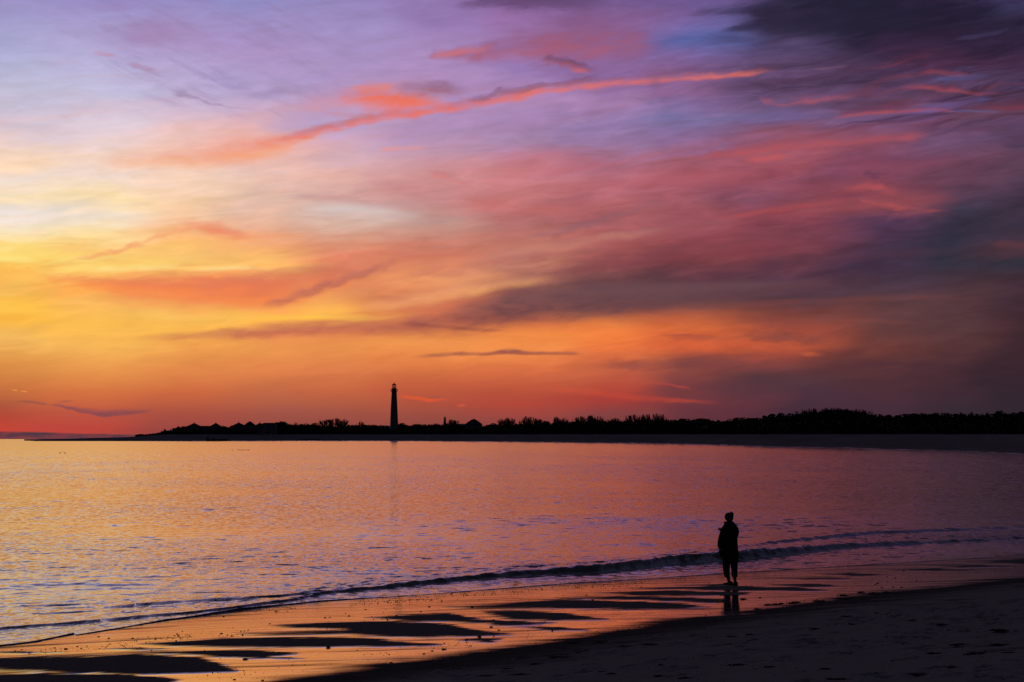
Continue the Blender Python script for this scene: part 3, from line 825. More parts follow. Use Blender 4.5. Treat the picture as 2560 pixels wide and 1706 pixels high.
    fl.inputs['IOR'].default_value = 1.65
    ps = N.vec('MULTIPLY', P, (.35, 3.2, 1.0))
    s1, _ = N.noise(ps, 1.0, 5.0, .62)
    s2, _ = N.noise(N.vec('MULTIPLY', P, (2.0, 9.0, 1.0)), 1.0, 3.0, .6)
    rgh = N.rng(s1, .35, .7, .03, .12)
    N.put(fl.inputs['Roughness'], rgh)
    b2 = N.n.new('ShaderNodeBump')
    b2.inputs['Strength'].default_value = 1.0
    b2.inputs['Distance'].default_value = .0045
    N.put(b2.inputs['Height'], N.math('MULTIPLY_ADD', s2, .25, s1))
    N.put(fl.inputs['Normal'], b2.outputs[0])
    fl.inputs['Coat Weight'].default_value = 1.0
    fl.inputs['Coat IOR'].default_value = 1.45
    N.put(fl.inputs['Coat Roughness'], rgh)
    N.put(fl.inputs['Coat Normal'], b2.outputs[0])
    mx = N.n.new('ShaderNodeMixShader')
    out = N.n['Material Output']
    grain = N.math('MULTIPLY', N.math('SUBTRACT', g2, .5), .5)
    ww = N.math('ADD', w, N.math('MULTIPLY', grain, N.math('MULTIPLY', N.math('MULTIPLY', w, N.math('SUBTRACT', 1.0, w)), 3.0)), clamp=True)
    N.put(mx.inputs[0], ww)
    N.l.new(b.outputs[0], mx.inputs[1])
    N.l.new(fl.outputs[0], mx.inputs[2])
    N.l.new(mx.outputs[0], out.inputs['Surface'])
    ob = grid_mesh('beach', X, Y, Z, m, {'wet': wet, 'damp': damp, 'hollow_shade': mark})
    ob['kind'] = 'structure'
    return xs, ys, Z, wet


BX, BY, BZ, BWET = build_beach()


def ground_z(x, y):
    i = min(max(np.searchsorted(BX, x), 1), len(BX) - 1)
    j = min(max(np.searchsorted(BY, y), 1), len(BY) - 1)
    return float(BZ[j, i])


# ------------------------------------------------------------------ water
def build_water():
    xs = spread(-14.0, 26.0, 0.075, 1.14, 5200)
    of = [-.3, -.12, -.06, -.035, -.018, -.006, .004, .014, .026, .04, .06, .08, .11]
    while of[-1] < 1.4:
        of.append(of[-1] + .045)
    while of[-1] < 30:
        of.append(of[-1] + .075)
    s = .08
    while of[-1] < 5400:
        s *= 1.028
        of.append(of[-1] + s)
    of = np.array(of)
    yf = curve(FRONT, xs)
    # small scallops on the swash front
    yf = yf + .10 * fbm(xs * .9, xs * 0 + 3.3, 5, 4) + .03 * fbm(xs * 5, xs * 0 + 1.3, 6, 2)
    X = np.repeat(xs[None, :], len(of), 0)
    O = np.repeat(of[:, None], len(xs), 1)
    Y = yf[None, :] + O
    near = np.exp(-np.maximum(Y - 20, 0) / 60.0)
    lip = np.interp(xs, [-9, -5.2, -4.2, 0, 20], [.020, .020, .013, .011, .011])[None, :] * (1 + .4 * fbm(xs * 1.7, xs * 0, 9, 3))[None, :]
    Z = np.where(O < 0, -.06 - .5 * np.abs(O), lip * np.clip(O / .05, 0, 1) ** .5 - (lip - .012) * sstep(.1, 1.6, O))
    base = beach_height(X, Y)[0]
    Z += np.where(np.abs(O) < 8, np.maximum(base, 0) if True else 0, 0) * 1.0
    foam = np.zeros_like(X)
    chop = np.ones_like(X)

    def line(pts, wob, seed):
        y = curve(pts, xs) + wob * fbm(xs * .7, xs * 0 + seed, seed, 4)
        return Y - y[None, :]

    def prof(d, front, back):
        """Wave seen from the shore: steep face at d = 0..front, long back."""
        return np.where(d < front, sstep(0, front, d), np.exp(-((d - front) / back)))

    # the bore that breaks along the whole beach
    d = line(BORE, .22, 2)
    hb = np.interp(xs, [-12, -7, -4.9, -3, 0, 3, 6, 8.5, 11, 14, 20, 30], [.045, .045, .055, .10, .16, .22, .27, .23, .15, .09, .06, .05])
    lump = 1 + .14 * fbm(xs * .45, xs * 0, 12, 5)
    fr = np.interp(xs, [-12, -5, 0, 6, 12, 30], [.06, .09, .34, .42, .5, .5])
    hbz = (.84 * hb * lump)[None, :] * np.ones_like(X)
    Z += hbz * prof(d, fr[None, :], np.interp(xs, [-8, 0, 30], [1.2, 3.0, 3.5])[None, :])
    tex = fbm(X * 3.5, Y * 3.5, 40, 4)
    face = sstep(-.25, .02, d) * (1 - sstep(fr[None, :] * .35, fr[None, :] * .95, d))
    Z += hbz * .22 * tex * sstep(-.02, .1, d) * (1 - sstep(.6, 2.2, d))
    fw = np.interp(xs, [-6, -3.5, 0, 4, 7.5, 9.5, 12], [.12, .4, .6, 1, 1, .5, .15])
    foam = np.maximum(foam, face * fw[None, :] * sstep(-.35, .25, tex + .1))
    chop += 1.9 * sstep(-.1, .4, d) * (1 - sstep(1.2, 5.0, d)) * np.interp(xs, [-7, -3, 2], [.1, .7, 1.0])[None, :]
    chop *= np.where((d < 0) & (O > 0), 1.25, 1.0)
    # a second face behind it on the right
    d = line(RIDGE, .25, 4)
    h = np.interp(xs, [3, 6, 9, 13, 18, 26], [0, .05, .10, .11, .07, .04]) * (1 + .2 * fbm(xs * .5, xs * 0, 14, 3))
    Z += h[None, :] * prof(d + .45, .7, 2.4)
    # wavelets on the left
    d = line(WAVELET, .10, 6)
    h = np.interp(xs, [-8.6, -7.9, -7.0, -6.2, -5.2, -4.2, -3.2], [0, .045, .025, .045, .055, .035, 0]) * (1 + .5 * fbm(xs * 1.6, xs * 0, 15, 3))
    Z += h[None, :] * prof(d + .05, .16, .6)
    d = line(SWELL, .3, 8)
    h = np.interp(xs, [-30, -12.5, -11, -8.8, -7.5], [.03, .03, .035, .02, 0])
    Z += h[None, :] * np.exp(-(d / .5) ** 2)
    d = line(SWELL2, .3, 9)
    h = np.interp(xs, [-5, -3.5, 0, 3, 4.5], [0, .02, .035, .03, 0])
    Z += h[None, :] * prof(d + .2, .35, .9)
    # running ripples, real to about 100 m
    rp = np.zeros_like(X)
    cx = X[:, :]
    for _ in range(60):
        lam = math.exp(rng.uniform(math.log(.36), math.log(1.5)))
        th = rng.normal(.12, .40)
        kx, ky = math.sin(th) * 2 * math.pi / lam, math.cos(th) * 2 * math.pi / lam
        fade = np.clip(1.6 - 4.5 * np.gradient(of) / lam, 0, 1)[:, None]
        rp += fade * lam * .0013 * np.sin(kx * X + ky * Y + rng.uniform(0, 6.28))
    patch = .45 + .75 * sstep(-.35, .5, fbm(X * .035, Y * .10, 50, 3))
    dense = (X > -16) & (X < 30)
    Z += rp * np.minimum(chop, 2.0) * patch * sstep(.05, 1.5, O) * dense
    chop *= 1 + .8 * np.exp(-((Y - 48) / 6.5) ** 2) * sstep(3, -5, X)
    # froth flecks and drifting bubbles
    d = line(BORE, .2, 2)
    fl = fbm(X * 4.0, Y * 2.6, 60, 4)
    band = sstep(.2, 1.2, d) * (1 - sstep(3, 7.5, d))
    foam = np.maximum(foam, .8 * band * sstep(.38, .5, fl))
    foam = np.maximum(foam, .75 * sstep(.35, .5, fl + .15) * (O > 0) * (1 - sstep(.02, .12, O)))
    Z = np.where(O < 0, np.minimum(Z, base - .02), Z)

    m, N, b = material('sea_water')
    geo = N.n.new('ShaderNodeNewGeometry')
    P = geo.outputs['Position']
    x, y, z = N.sep(P)
    flat = N.xyz(x, y, 0.0)
    dist = N.vec('LENGTH', flat)
    ch = attr(N, 'chop')
    fn, _ = N.noise(N.vec('MULTIPLY', P, (9.0, 14.0, 26.0)), 1.0, 6.0, .72, dist=.5)
    fo = N.rng(N.math('MULTIPLY_ADD', N.math('SUBTRACT', fn, .5), 2.2, attr(N, 'foam')), .62, .95)
    # wind ripples as slopes of the surface; they lengthen away from the beach
    ly = N.math('MULTIPLY', N.math('LOGARITHM', N.math('MAXIMUM', dist, 4.0), 2.71828), 1.0)
    wx, wc = N.noise(N.xyz(N.math('MULTIPLY', x, .16), N.math('MULTIPLY', ly, 7.0), 3.0), 1.0, 2.0, .5)
    lyw = N.math('MULTIPLY_ADD', wx, .05, ly)
    na, ca = N.noise(N.xyz(N.math('MULTIPLY', x, 1.05), N.math('MULTIPLY', lyw, 84.0), 0.0), 1.0, 3.0, .55, dist=.25)
    nb, cb = N.noise(N.xyz(N.math('MULTIPLY', x, 4.4), N.math('MULTIPLY', lyw, 210.0), 5.0), 1.0, 3.0, .55, dist=.25)
    nc, cc = N.noise(N.xyz(N.math('MULTIPLY', x, .30), N.math('MULTIPLY', lyw, 20.0), 9.0), 1.0, 2.0, .5)
    pat, _ = N.noise(N.xyz(N.math('MULTIPLY', x, .05), N.math('MULTIPLY', ly, 5.0), 2.0), 1.0, 3.0, .6)
    amt = N.math('MULTIPLY', N.rng(pat, .33, .68, .45, 1.3), ch)
    fade = N.rng(dist, 120.0, 600.0, 1.0, .12)
    amt = N.math('MULTIPLY', amt, fade)
    crest = N.rng(N.math('MULTIPLY_ADD', N.math('SUBTRACT', nc, .5), .35, na), .56, .78, 0.0, .20)
    sy = N.math('ADD', N.math('MULTIPLY', N.math('SUBTRACT', na, .5), .13), crest)
    sy = N.math('MULTIPLY_ADD', N.math('SUBTRACT', nb, .5), N.rng(dist, 30.0, 80.0, .50, .32), sy)
    sy = N.math('MULTIPLY', sy, amt)
    sx = N.math('MULTIPLY', N.math('SUBTRACT', N.sep(ca)[1], .5), N.math('MULTIPLY', amt, N.rng(dist, 60.0, 250.0, .10, .9)))
    sy = N.math('ADD', sy, N.rng(dist, 70.0, 220.0, .003, .019))
    nrm = N.vec('NORMALIZE', N.vec('ADD', geo.outputs['Normal'], N.xyz(sx, N.math('MULTIPLY', sy, -1.0), 0.0)))
    deep = N.mix(fo, (.004, .007, .014), (.46, .46, .50))
    N.put(b.inputs['Base Color'], deep)
    b.inputs['IOR'].default_value = 1.55
    N.put(b.inputs['Coat Weight'], N.math('MULTIPLY_ADD', fo, -.5, .5, clamp=True))
    b.inputs['Coat IOR'].default_value = 1.33
    b.inputs['Coat Roughness'].default_value = .13
    N.put(b.inputs['Coat Normal'], nrm)
    r = N.rng(dist, 40.0, 300.0, .13, .13)
    N.put(b.inputs['Roughness'], N.math('MULTIPLY_ADD', fo, .6, r, clamp=True))
    N.put(b.inputs['Specular IOR Level'], N.math('MULTIPLY_ADD', fo, -.4, .5))
    N.put(b.inputs['Normal'], nrm)
    ob = grid_mesh('water', X, Y, Z, m, {'foam': foam, 'chop': chop})
    ob['kind'] = 'structure'


build_water()


# ------------------------------------------------------------------ object helpers
def tag(o, label=None, cat=None, group=None, kind=None):
    for k, v in (('label', label), ('category', cat), ('group', group), ('kind', kind)):
        if v:
            o[k] = v
    return o


def empty(name, loc, rz=0.0):
    o = bpy.data.objects.new(name, None)
    o.empty_display_size = .2
    o.location = loc
    o.rotation_euler = (0, 0, rz)
    COL.objects.link(o)
    return o


def from_bm(name, bm, mat, parent=None, smooth=False):
    me = bpy.data.meshes.new(name)
    bm.to_mesh(me)
    bm.free()
    if smooth:
        me.polygons.foreach_set('use_smooth', np.ones(len(me.polygons), bool))
    me.materials.append(mat)
    o = bpy.data.objects.new(name, me)
    COL.objects.link(o)
    o.parent = parent
    return o


def from_arrays(name, verts, faces, mat, parent=None, smooth=False):
    me = bpy.data.meshes.new(name)
    me.from_pydata([tuple(v) for v in verts], [], [tuple(f) for f in faces])
    if smooth:
        me.polygons.foreach_set('use_smooth', np.ones(len(me.polygons), bool))
    me.materials.append(mat)
    me.update()
    o = bpy.data.objects.new(name, me)
    COL.objects.link(o)
    o.parent = parent
    return o


def add_box(bm, x0, x1, y0, y1, z0, z1):
    v = [bm.verts.new((x, y, z)) for z in (z0, z1) for y in (y0, y1) for x in (x0, x1)]
    for f in ((0, 2, 3, 1), (4, 5, 7, 6), (0, 1, 5, 4), (2, 6, 7, 3), (0, 4, 6, 2), (1, 3, 7, 5)):
        bm.faces.new([v[i] for i in f])


def add_lathe(bm, prof, n=24, cx=0.0, cy=0.0, cap=True):
    rings = []
    for r, z in prof:
        rings.append([bm.verts.new((cx + r * math.cos(2 * math.pi * i / n), cy + r * math.sin(2 * math.pi * i / n), z)) for i in range(n)])
    for a, b in zip(rings[:-1], rings[1:]):
        for i in range(n):
            bm.faces.new((a[i], a[(i + 1) % n], b[(i + 1) % n], b[i]))
    if cap:
        bm.faces.new(rings[0][::-1])
        bm.faces.new(rings[-1])


def add_tube(bm, p, q, r0, r1, n=3):
    p, q = Vector(p), Vector(q)
    d = (q - p)
    if d.length < 1e-6:
        return
    d.normalize()
    a = d.orthogonal().normalized()
    b = d.cross(a)
    ra = [bm.verts.new(p + (a * math.cos(2 * math.pi * i / n) + b * math.sin(2 * math.pi * i / n)) * r0) for i in range(n)]
    rb = [bm.verts.new(q + (a * math.cos(2 * math.pi * i / n) + b * math.sin(2 * math.pi * i / n)) * r1) for i in range(n)]
    for i in range(n):
        bm.faces.new((ra[i], ra[(i + 1) % n], rb[(i + 1) % n], rb[i]))
    bm.faces.new(ra[::-1])
    bm.faces.new(rb)


def add_hip(bm, x0, x1, y0, y1, z0, z1, flat=0.0, over=0.0):
    """Hipped or pyramid roof; flat = share left level at the top."""
    x0, x1, y0, y1 = x0 - over, x1 + over, y0 - over, y1 + over
    cx, cy = (x0 + x1) / 2, (y0 + y1) / 2
    hx, hy = max((x1 - x0) / 2 * flat, .05), max((y1 - y0) / 2 * flat, .05)
    lo = [bm.verts.new(p) for p in ((x0, y0, z0), (x1, y0, z0), (x1, y1, z0), (x0, y1, z0))]
    up = [bm.verts.new(p) for p in ((cx - hx, cy - hy, z1), (cx + hx, cy - hy, z1), (cx + hx, cy + hy, z1), (cx - hx, cy + hy, z1))]
    for i in range(4):
        bm.faces.new((lo[i], lo[(i + 1) % 4], up[(i + 1) % 4], up[i]))
    bm.faces.new(up)
    bm.faces.new(lo[::-1])


def copy_tree(o, parent=None):
    c = o.copy()
    COL.objects.link(c)
    c.parent = parent
    for ch in KIDS.get(o.name, []):
        k = ch.copy()
        COL.objects.link(k)
        k.parent = c
    return c


KIDS = {}

M_LEAF = plain('evergreen_leaves', (.022, .030, .018), .9, .1)
M_TWIG = plain('bare_twigs', (.050, .042, .036), .9, .1)
M_BARK = plain('tree_bark', (.045, .038, .032), .9, .1)
M_SCRUB = plain('scrub_leaves', (.024, .028, .017), .9, .1)
M_WALL = plain('painted_clapboard', (.11, .11, .12), .7, .2)
M_ROOF = plain('dark_shingle', (.035, .03, .03), .9, .1)
M_GLASS = plain('window_glass', (.02, .02, .025), .1, .5)
M_TOWER = plain('tower_plaster', (.14, .135, .13), .8, .2, scale=.4)
M_IRON = plain('dark_iron', (.02, .02, .022), .6, .3)
M_WOOD = plain('weathered_timber', (.06, .052, .045), .9, .1)

# ------------------------------------------------------------------ far shore
SHORE = [(60,1896),(112,1890),(250,1868),(400,1821),(560,1867),(700,2080),(850,2060),(985,2010),(1100,1800),(1240,1620),(1300,1508),(1500,1224),(1700,982),(1900,700),(2000,641),(2130,580),(2250,506),(2400,448),(2560,360),(2900,262),(3600,195),(5200,150)]
SU = np.array([p[0] for p in SHORE], float)
SD = np.array([p[1] for p in SHORE], float)


def shore_d(u):
    return np.interp(u, SU, SD)


def back_d(u):
    """Distance of the foot of the wood."""
    return shore_d(u) * 1.035 + 75


def land_top(u):
    """Photo row of the crest of the far beach at azimuth u."""
    return np.interp(u, [60, 112, 180, 235, 300, 340, 385, 420, 2560, 3600, 5200], [1103.2, 1102.4, 1100.6, 1097.2, 1095.0, 1091.5, 1088.0, 1086.2, 1086.0, 1084, 1080])


def land_z(u, d):
    ds, db = shore_d(u), back_d(u)
    zt = H + (V0 - land_top(u)) / F * db
    t = np.clip((d - ds) / (db - ds), -1, 30)
    z = np.where(t < 0, t * 1.2, zt * (1 - (1 - np.clip(t, 0, 1)) ** 1.5))
    z = np.where(t > 1, zt + .0008 * (d - db), z)
    return z


def build_far():
    us = np.concatenate([np.arange(60, 2700, 6.0), np.arange(2700, 5200, 40.0)])
    tt = np.concatenate([np.linspace(-.25, 1.0, 26), [1.06, 1.2, 1.6, 2.5, 4, 7, 11]])
    U = np.repeat(us[None, :], len(tt), 0)
    T = np.repeat(tt[:, None], len(us), 1)
    ds, db = shore_d(U), back_d(U)
    # cusps along the water's edge
    jag = 1 + .012 * fbm(U * .02, U * 0, 71, 4)
    D = (ds + (db - ds) * T) * np.where(T < .2, jag, 1)
    Z = land_z(U, ds + (db - ds) * T) + .06 * fbm(U * .05, T * 9, 72, 3) * (T > .05)
    X = (U - 1280) / F * D
    Y = D
    m, N, b = material('far_sand')
    geo = N.n.new('ShaderNodeNewGeometry')
    g, _ = N.noise(N.vec('MULTIPLY', geo.outputs['Position'], (.02, .02, .6)), 1.0, 5.0, .6)
    N.put(b.inputs['Base Color'], N.mix(g, (.10, .09, .092), (.22, .20, .205)))
    b.inputs['Roughness'].default_value = .95
    b.inputs['Specular IOR Level'].default_value = 0.0
    wet = np.clip(1 - np.abs(T - .01) / .05, 0, 1) * (T > -.06)
    w = attr(N, 'wet')
    n2, _ = N.noise(N.vec('MULTIPLY', geo.outputs['Position'], (.05, .05, 1.2)), 1.0, 4.0, .6)
    w = N.rng(N.math('MULTIPLY_ADD', N.math('SUBTRACT', n2, .5), 1.2, w), .3, .8)
    N.put(b.inputs['Roughness'], N.math('MULTIPLY_ADD', w, -.7, .95))
    N.put(b.inputs['Specular IOR Level'], N.math('MULTIPLY', w, .5))
    tag(grid_mesh('far_beach', X, Y, Z, m, {'wet': wet}), kind='structure')


build_far()

# crest of the dark wood (photo points)
EV = [(385,1085),(395,1083),(405,1079),(415,1073),(432,1070),(446,1066),(452,1070),(461,1066),(470,1072),(505,1070),(530,1069),(552,1063),(560,1065),(572,1063),(582,1065),(595,1066),(615,1067),(640,1067),(660,1064),(685,1060),(702,1054),(712,1055),(722,1061),(730,1065),(742,1060),(764,1060),(785,1064),(800,1065),(830,1065),(850,1064),(872,1062),(890,1063),(912,1062),(934,1061),(952,1063),(971,1065),(990,1063),(1000,1058),(1014,1058),(1022,1064),(1044,1061),(1060,1062),(1090,1060),(1112,1060),(1150,1059),(1168,1063),(1205,1060),(1224,1062),(1233,1058),(1245,1062),(1275,1061),(1305,1058),(1340,1057),(1361,1053),(1375,1058),(1400,1057),(1420,1053),(1440,1055),(1475,1054),(1505,1051),(1530,1054),(1560,1053),(1600,1051),(1650,1051),(1672,1050),(1692,1050),(1707,1047),(1730,1047),(1773,1046),(1790,1049),(1806,1055),(1830,1048),(1857,1042),(1883,1047),(1910,1041),(1941,1033),(1963,1036),(1985,1034),(2022,1027),(2051,1025),(2102,1025),(2157,1030),(2186,1037),(2248,1036),(2290,1035),(2321,1035),(2358,1031),(2376,1035),(2430,1036),(2475,1037),(2497,1028),(2522,1032),(2548,1029),(2620,1032),(2760,1034),(3600,1030),(5200,1010)]
EU = np.array([p[0] for p in EV], float)
EVV = np.array([p[1] for p in EV], float)


def crest(u):
    return float(np.interp(u, EU, EVV))


def crown_mesh(name, shape, n, seed, leaf):
    """Evergreen crown of unit height: leaf clumps spread through an uneven volume."""
    r = np.random.default_rng(seed)
    v, f = [], []
    ph = r.uniform(0, 6.28, 6)
    k = 0
    while k < n:
        z = r.uniform(.06, 1.0)
        a = r.uniform(0, 6.283)
        R = shape(z) * (1 + .20 * math.sin(3 * a + ph[0] + 5 * z) + .14 * math.sin(5 * a + ph[1] - 9 * z) + .12 * math.sin(13 * z + ph[2] + 2 * a))
        q = math.sqrt(r.uniform(.25, 1.0))
        c = np.array([R * q * math.cos(a), R * q * math.sin(a), z])
        s = leaf * r.uniform(.6, 1.4)
        d1 = r.normal(size=3)
        d1 /= np.linalg.norm(d1)
        d2 = np.cross(d1, r.normal(size=3))
        d2 /= np.linalg.norm(d2)
        b = len(v)
        v += [c - d1 * s, c + d2 * s * .6, c + d1 * s, c - d2 * s * .7]
        f.append((b, b + 1, b + 2, b + 3))
        k += 1
    # shaded inner boughs that close the crown
    m, nz = 9, 7
    base = len(v)
    for j in range(nz):
        z = .04 + .86 * j / (nz - 1)
        for i in range(m):
            a = 6.283 * i / m
            R = shape(z) * .74 * (1 + .22 * math.sin(3 * a + ph[0] + 5 * z) + .15 * math.sin(5 * a + ph[1] - 9 * z)) + r.normal(0, .012)
            v.append(np.array([R * math.cos(a), R * math.sin(a), z + r.normal(0, .015)]))
    for j in range(nz - 1):
        for i in range(m):
            p, q = base + j * m + i, base + j * m + (i + 1) % m
            f.append((p, q, q + m, p + m))
    f.append(tuple(base + (nz - 1) * m + i for i in range(m)))
    me = bpy.data.meshes.new(name)
    me.from_pydata([tuple(x) for x in v], [], f)
    me.materials.append(M_LEAF)
    return me


def bare_mesh(name, seed, wide, tips, twig, lean=0.0):
    """Leafless crown of unit height: limbs fan out from the trunk to an uneven dome of twigs."""
    r = random.Random(seed)
    bm = bmesh.new()
    base = Vector((0, 0, .18))
    limbs = []
    for i in range(8):
        a = i * 2.399 + r.uniform(-.3, .3)
        e = r.uniform(.35, .95)
        limbs.append(Vector((math.cos(a) * math.cos(e), math.sin(a) * math.cos(e), math.sin(e))))

    def reach(d):
        bump = 1 + .16 * math.sin(5 * d.x + seed) + .14 * math.sin(7 * d.y + 2 * seed) + .08 * math.sin(11 * d.x * d.z)
        return Vector((d.x * wide + lean * d.z, d.y * wide, d.z * .80)) * bump
    for m in limbs:
        p = base + reach(m) * .30
        add_tube(bm, base, p, .040, .030, 4)
        add_tube(bm, p, base + reach(m) * .58, .030, .020, 4)
    for k in range(tips):
        a, q = r.uniform(0, 6.283), math.sqrt(r.uniform(0, 1))
        d = Vector((q * math.cos(a), q * math.sin(a), max(1 - q * q * .82, 0) ** .5))
        m = max(limbs, key=lambda l: l.dot(d) + r.uniform(-.1, .1))
        s_ = r.uniform(.30, .56)
        p0 = base + reach(m) * s_
        p2 = base + reach(d) * r.uniform(.74, .95)
        p1 = p0.lerp(p2, .5) + Vector((r.gauss(0, .04), r.gauss(0, .04), .03))
        add_tube(bm, p0, p1, .024, .017, 3)
        add_tube(bm, p1, p2, .017, .012, 3)
        out = (p2 - base).normalized()
        for _ in range(twig):
            t = Vector((out.x + r.gauss(0, .6), out.y + r.gauss(0, .6), out.z + r.gauss(.15, .5))).normalized()
            st_ = p1.lerp(p2, r.uniform(.3, 1))
            add_tube(bm, st_, st_ + t * r.uniform(.08, .18), .013, .008, 3)
    zs = sorted(v.co.z for v in bm.verts)
    zmax = zs[int(len(zs) * .975)]
    for v in bm.verts:
        v.co.z = .18 + (v.co.z - .18) * (.82 / (zmax - .18))
        if v.co.z > 1.0:
            v.co.z = 1.0 + (v.co.z - 1.0) * .35
    me = bpy.data.meshes.new(name)
    bm.to_mesh(me)
    bm.free()
    me.materials.append(M_TWIG)
    return me


def trunk_mesh(name, r0, r1, h, mat, bend=.02):
    bm = bmesh.new()
    p = [(0, 0, -.05), (bend, 0, h * .4), (-bend * .5, bend, h)]
    add_tube(bm, p[0], p[1], r0, (r0 + r1) / 2, 7)
    add_tube(bm, p[1], p[2], (r0 + r1) / 2, r1, 7)
    me = bpy.data.meshes.new(name)
    bm.to_mesh(me)
    bm.free()
    me.materials.append(mat)
    return me


EVER = [crown_mesh('crown', lambda z: .55 * (max(1 - ((z - .36) / .66) ** 2, 0)) ** .5 + .02, 420, 1, .058),
        crown_mesh('crown', lambda z: .48 * (1.06 - z) ** .7 * min(1, z * 6 + .3), 380, 2, .052),
        crown_mesh('crown', lambda z: .60 * (max(1 - ((z - .45) / .56) ** 4, 0)) ** .5 + .02, 460, 3, .055),
        crown_mesh('crown', lambda z: .44 * (max(1 - ((z - .5) / .52) ** 2, 0)) ** .5 + .10 * math.sin(9 * z) ** 2, 420, 4, .06),
        crown_mesh('crown', lambda z: .66 * (max(1 - ((z - .30) / .72) ** 2, 0)) ** .55 + .02, 460, 5, .055)]
BARE = [bare_mesh('crown', 11, .95, 110, 9), bare_mesh('crown', 12, 1.15, 110, 9, .25), bare_mesh('crown', 13, .80, 100, 8), bare_mesh('crown', 14, 1.05, 120, 9, -.12)]
NARROW = bare_mesh('crown', 15, .30, 70, 6)
T_EVER = trunk_mesh('trunk', .035, .015, .7, M_BARK)
T_BARE = trunk_mesh('trunk', .030, .020, .26, M_BARK, .01)


def tree(u, top, d, crown, trunk, width, label, group=None, name='evergreen_tree'):
    """One tree whose foot stands on the land at distance d and whose tip is at photo row top; width in photo px."""
    z0 = float(land_z(np.array([u]), np.array([d]))[0])
    h = max(hat(d, top) - z0, .8)
    o = empty(name, (xat(d, u), d, z0 - .05), random.uniform(0, 6.28))
    for nm, me in (('crown', crown), ('trunk', trunk)):
        c = bpy.data.objects.new(nm, me)
        COL.objects.link(c)
        c.parent = o
    xs = [v.co.x for v in crown.vertices]
    w = width / F * d / (max(xs) - min(xs))
    o.scale = (w, w, h)
    tag(o, label, 'tree', group)
    return o


# evergreens of the wood, each at its own place along the crest
EL = 'dark evergreen tree merged into the black wood along the far shore'
EG = 'evergreens of the wood on the far shore'
REG = [(470, 'low dark tree on the left end of the wood, left of the turreted houses', 'trees left of the houses'),
       (580, 'dark tree beside or below the two turrets joined by a level ridge', 'trees by the first turreted house'),
       (700, 'dark tree beside the house with the square cupola and the flat-roofed building', 'trees by the cupola house'),
       (870, 'dark tree below the two round bare trees left of the lighthouse', 'trees below the pair of bare trees'),
       (985, 'dark tree in the low stretch of wood directly left of the lighthouse', 'trees left of the lighthouse'),
       (1160, 'dark tree between the lighthouse and the lone hip-roofed house', 'trees right of the lighthouse'),
       (1360, 'dark tree between the lone hip-roofed house and the pointed evergreen', 'trees right of the hip-roofed house'),
       (1510, 'dark tree below the largest bare crown in the middle of the wood', 'trees below the largest bare crown'),
       (1670, 'dark tree below the even row of four bare treetops', 'trees below the row of bare treetops'),
       (1810, 'dark tree in the level stretch of wood right of the row of bare treetops', 'trees of the level stretch'),
       (1985, 'dark tree on the slope climbing to the long hump of the wood', 'trees on the slope of the hump'),
       (2190, 'dark tree of the long hump under its twiggy treetops', 'trees of the hump'),
       (2490, 'dark tree between the hump and the high rounded crown near the right edge', 'trees right of the hump'),
       (9999, 'dark tree at the right edge of the skyline beyond the high rounded crown', 'trees at the right edge')]
own = {446: 'small dark tree with a knobbly crown at the left end of the wood', 461: 'small dark pointed tree just left of the first turreted house',
       703: 'dark wind-bent tree hugging the right end of the flat-roofed building', 1006: 'broad flat-topped dark tree directly right of the lighthouse foot',
       1361: 'dark evergreen with a pointed tip between two bare crowns right of centre', 1707: 'rounded dark evergreen where the bare row ends and the dense wood begins',
       2497: 'dark tree with a high rounded crown near the right end of the skyline'}
for u, lab in own.items():
    tree(u, crest(u), back_d(u) + 30, EVER[1 if u in (461, 1361) else (2 if u in (1006,) else 0)], T_EVER, {446: 12, 461: 11, 703: 26, 1006: 26, 1361: 14, 1707: 30, 2497: 44}[u], lab)
u = 398.0
while u < 2640:
    d = float(back_d(u)) * (1 + random.uniform(.01, .06)) + random.uniform(8, 60)
    if 962 < u < 1002:
        d = float(back_d(u)) + 150
    top = min(crest(u + k) for k in (-3, 0, 3)) + random.choice((0, .4, .8, 1.6, 3, 5))
    if 640 < u < 694:
        d = float(back_d(u)) + 130
    hpx = 1086 - top
    w = min(max(hpx * random.uniform(1.1, 1.9), 14), 78) if u > 440 else max(hpx * random.uniform(.9, 1.4), 9)
    lab, g = next((l, gg) for lim, l, gg in REG if u < lim)
    tree(u, top, d, random.choice(EVER), T_EVER, w, lab, g)
    u += max(7.0, w * random.uniform(.24, .36))
# second rank, off the picture's right edge
for u in range(2680, 3500, 60):
    tree(u, crest(u) + random.uniform(0, 8), float(back_d(u)) + random.uniform(10, 50), random.choice(EVER), T_EVER, 70, 'dark evergreen of the wood, beyond the right edge of the photo', 'evergreens beyond the picture')

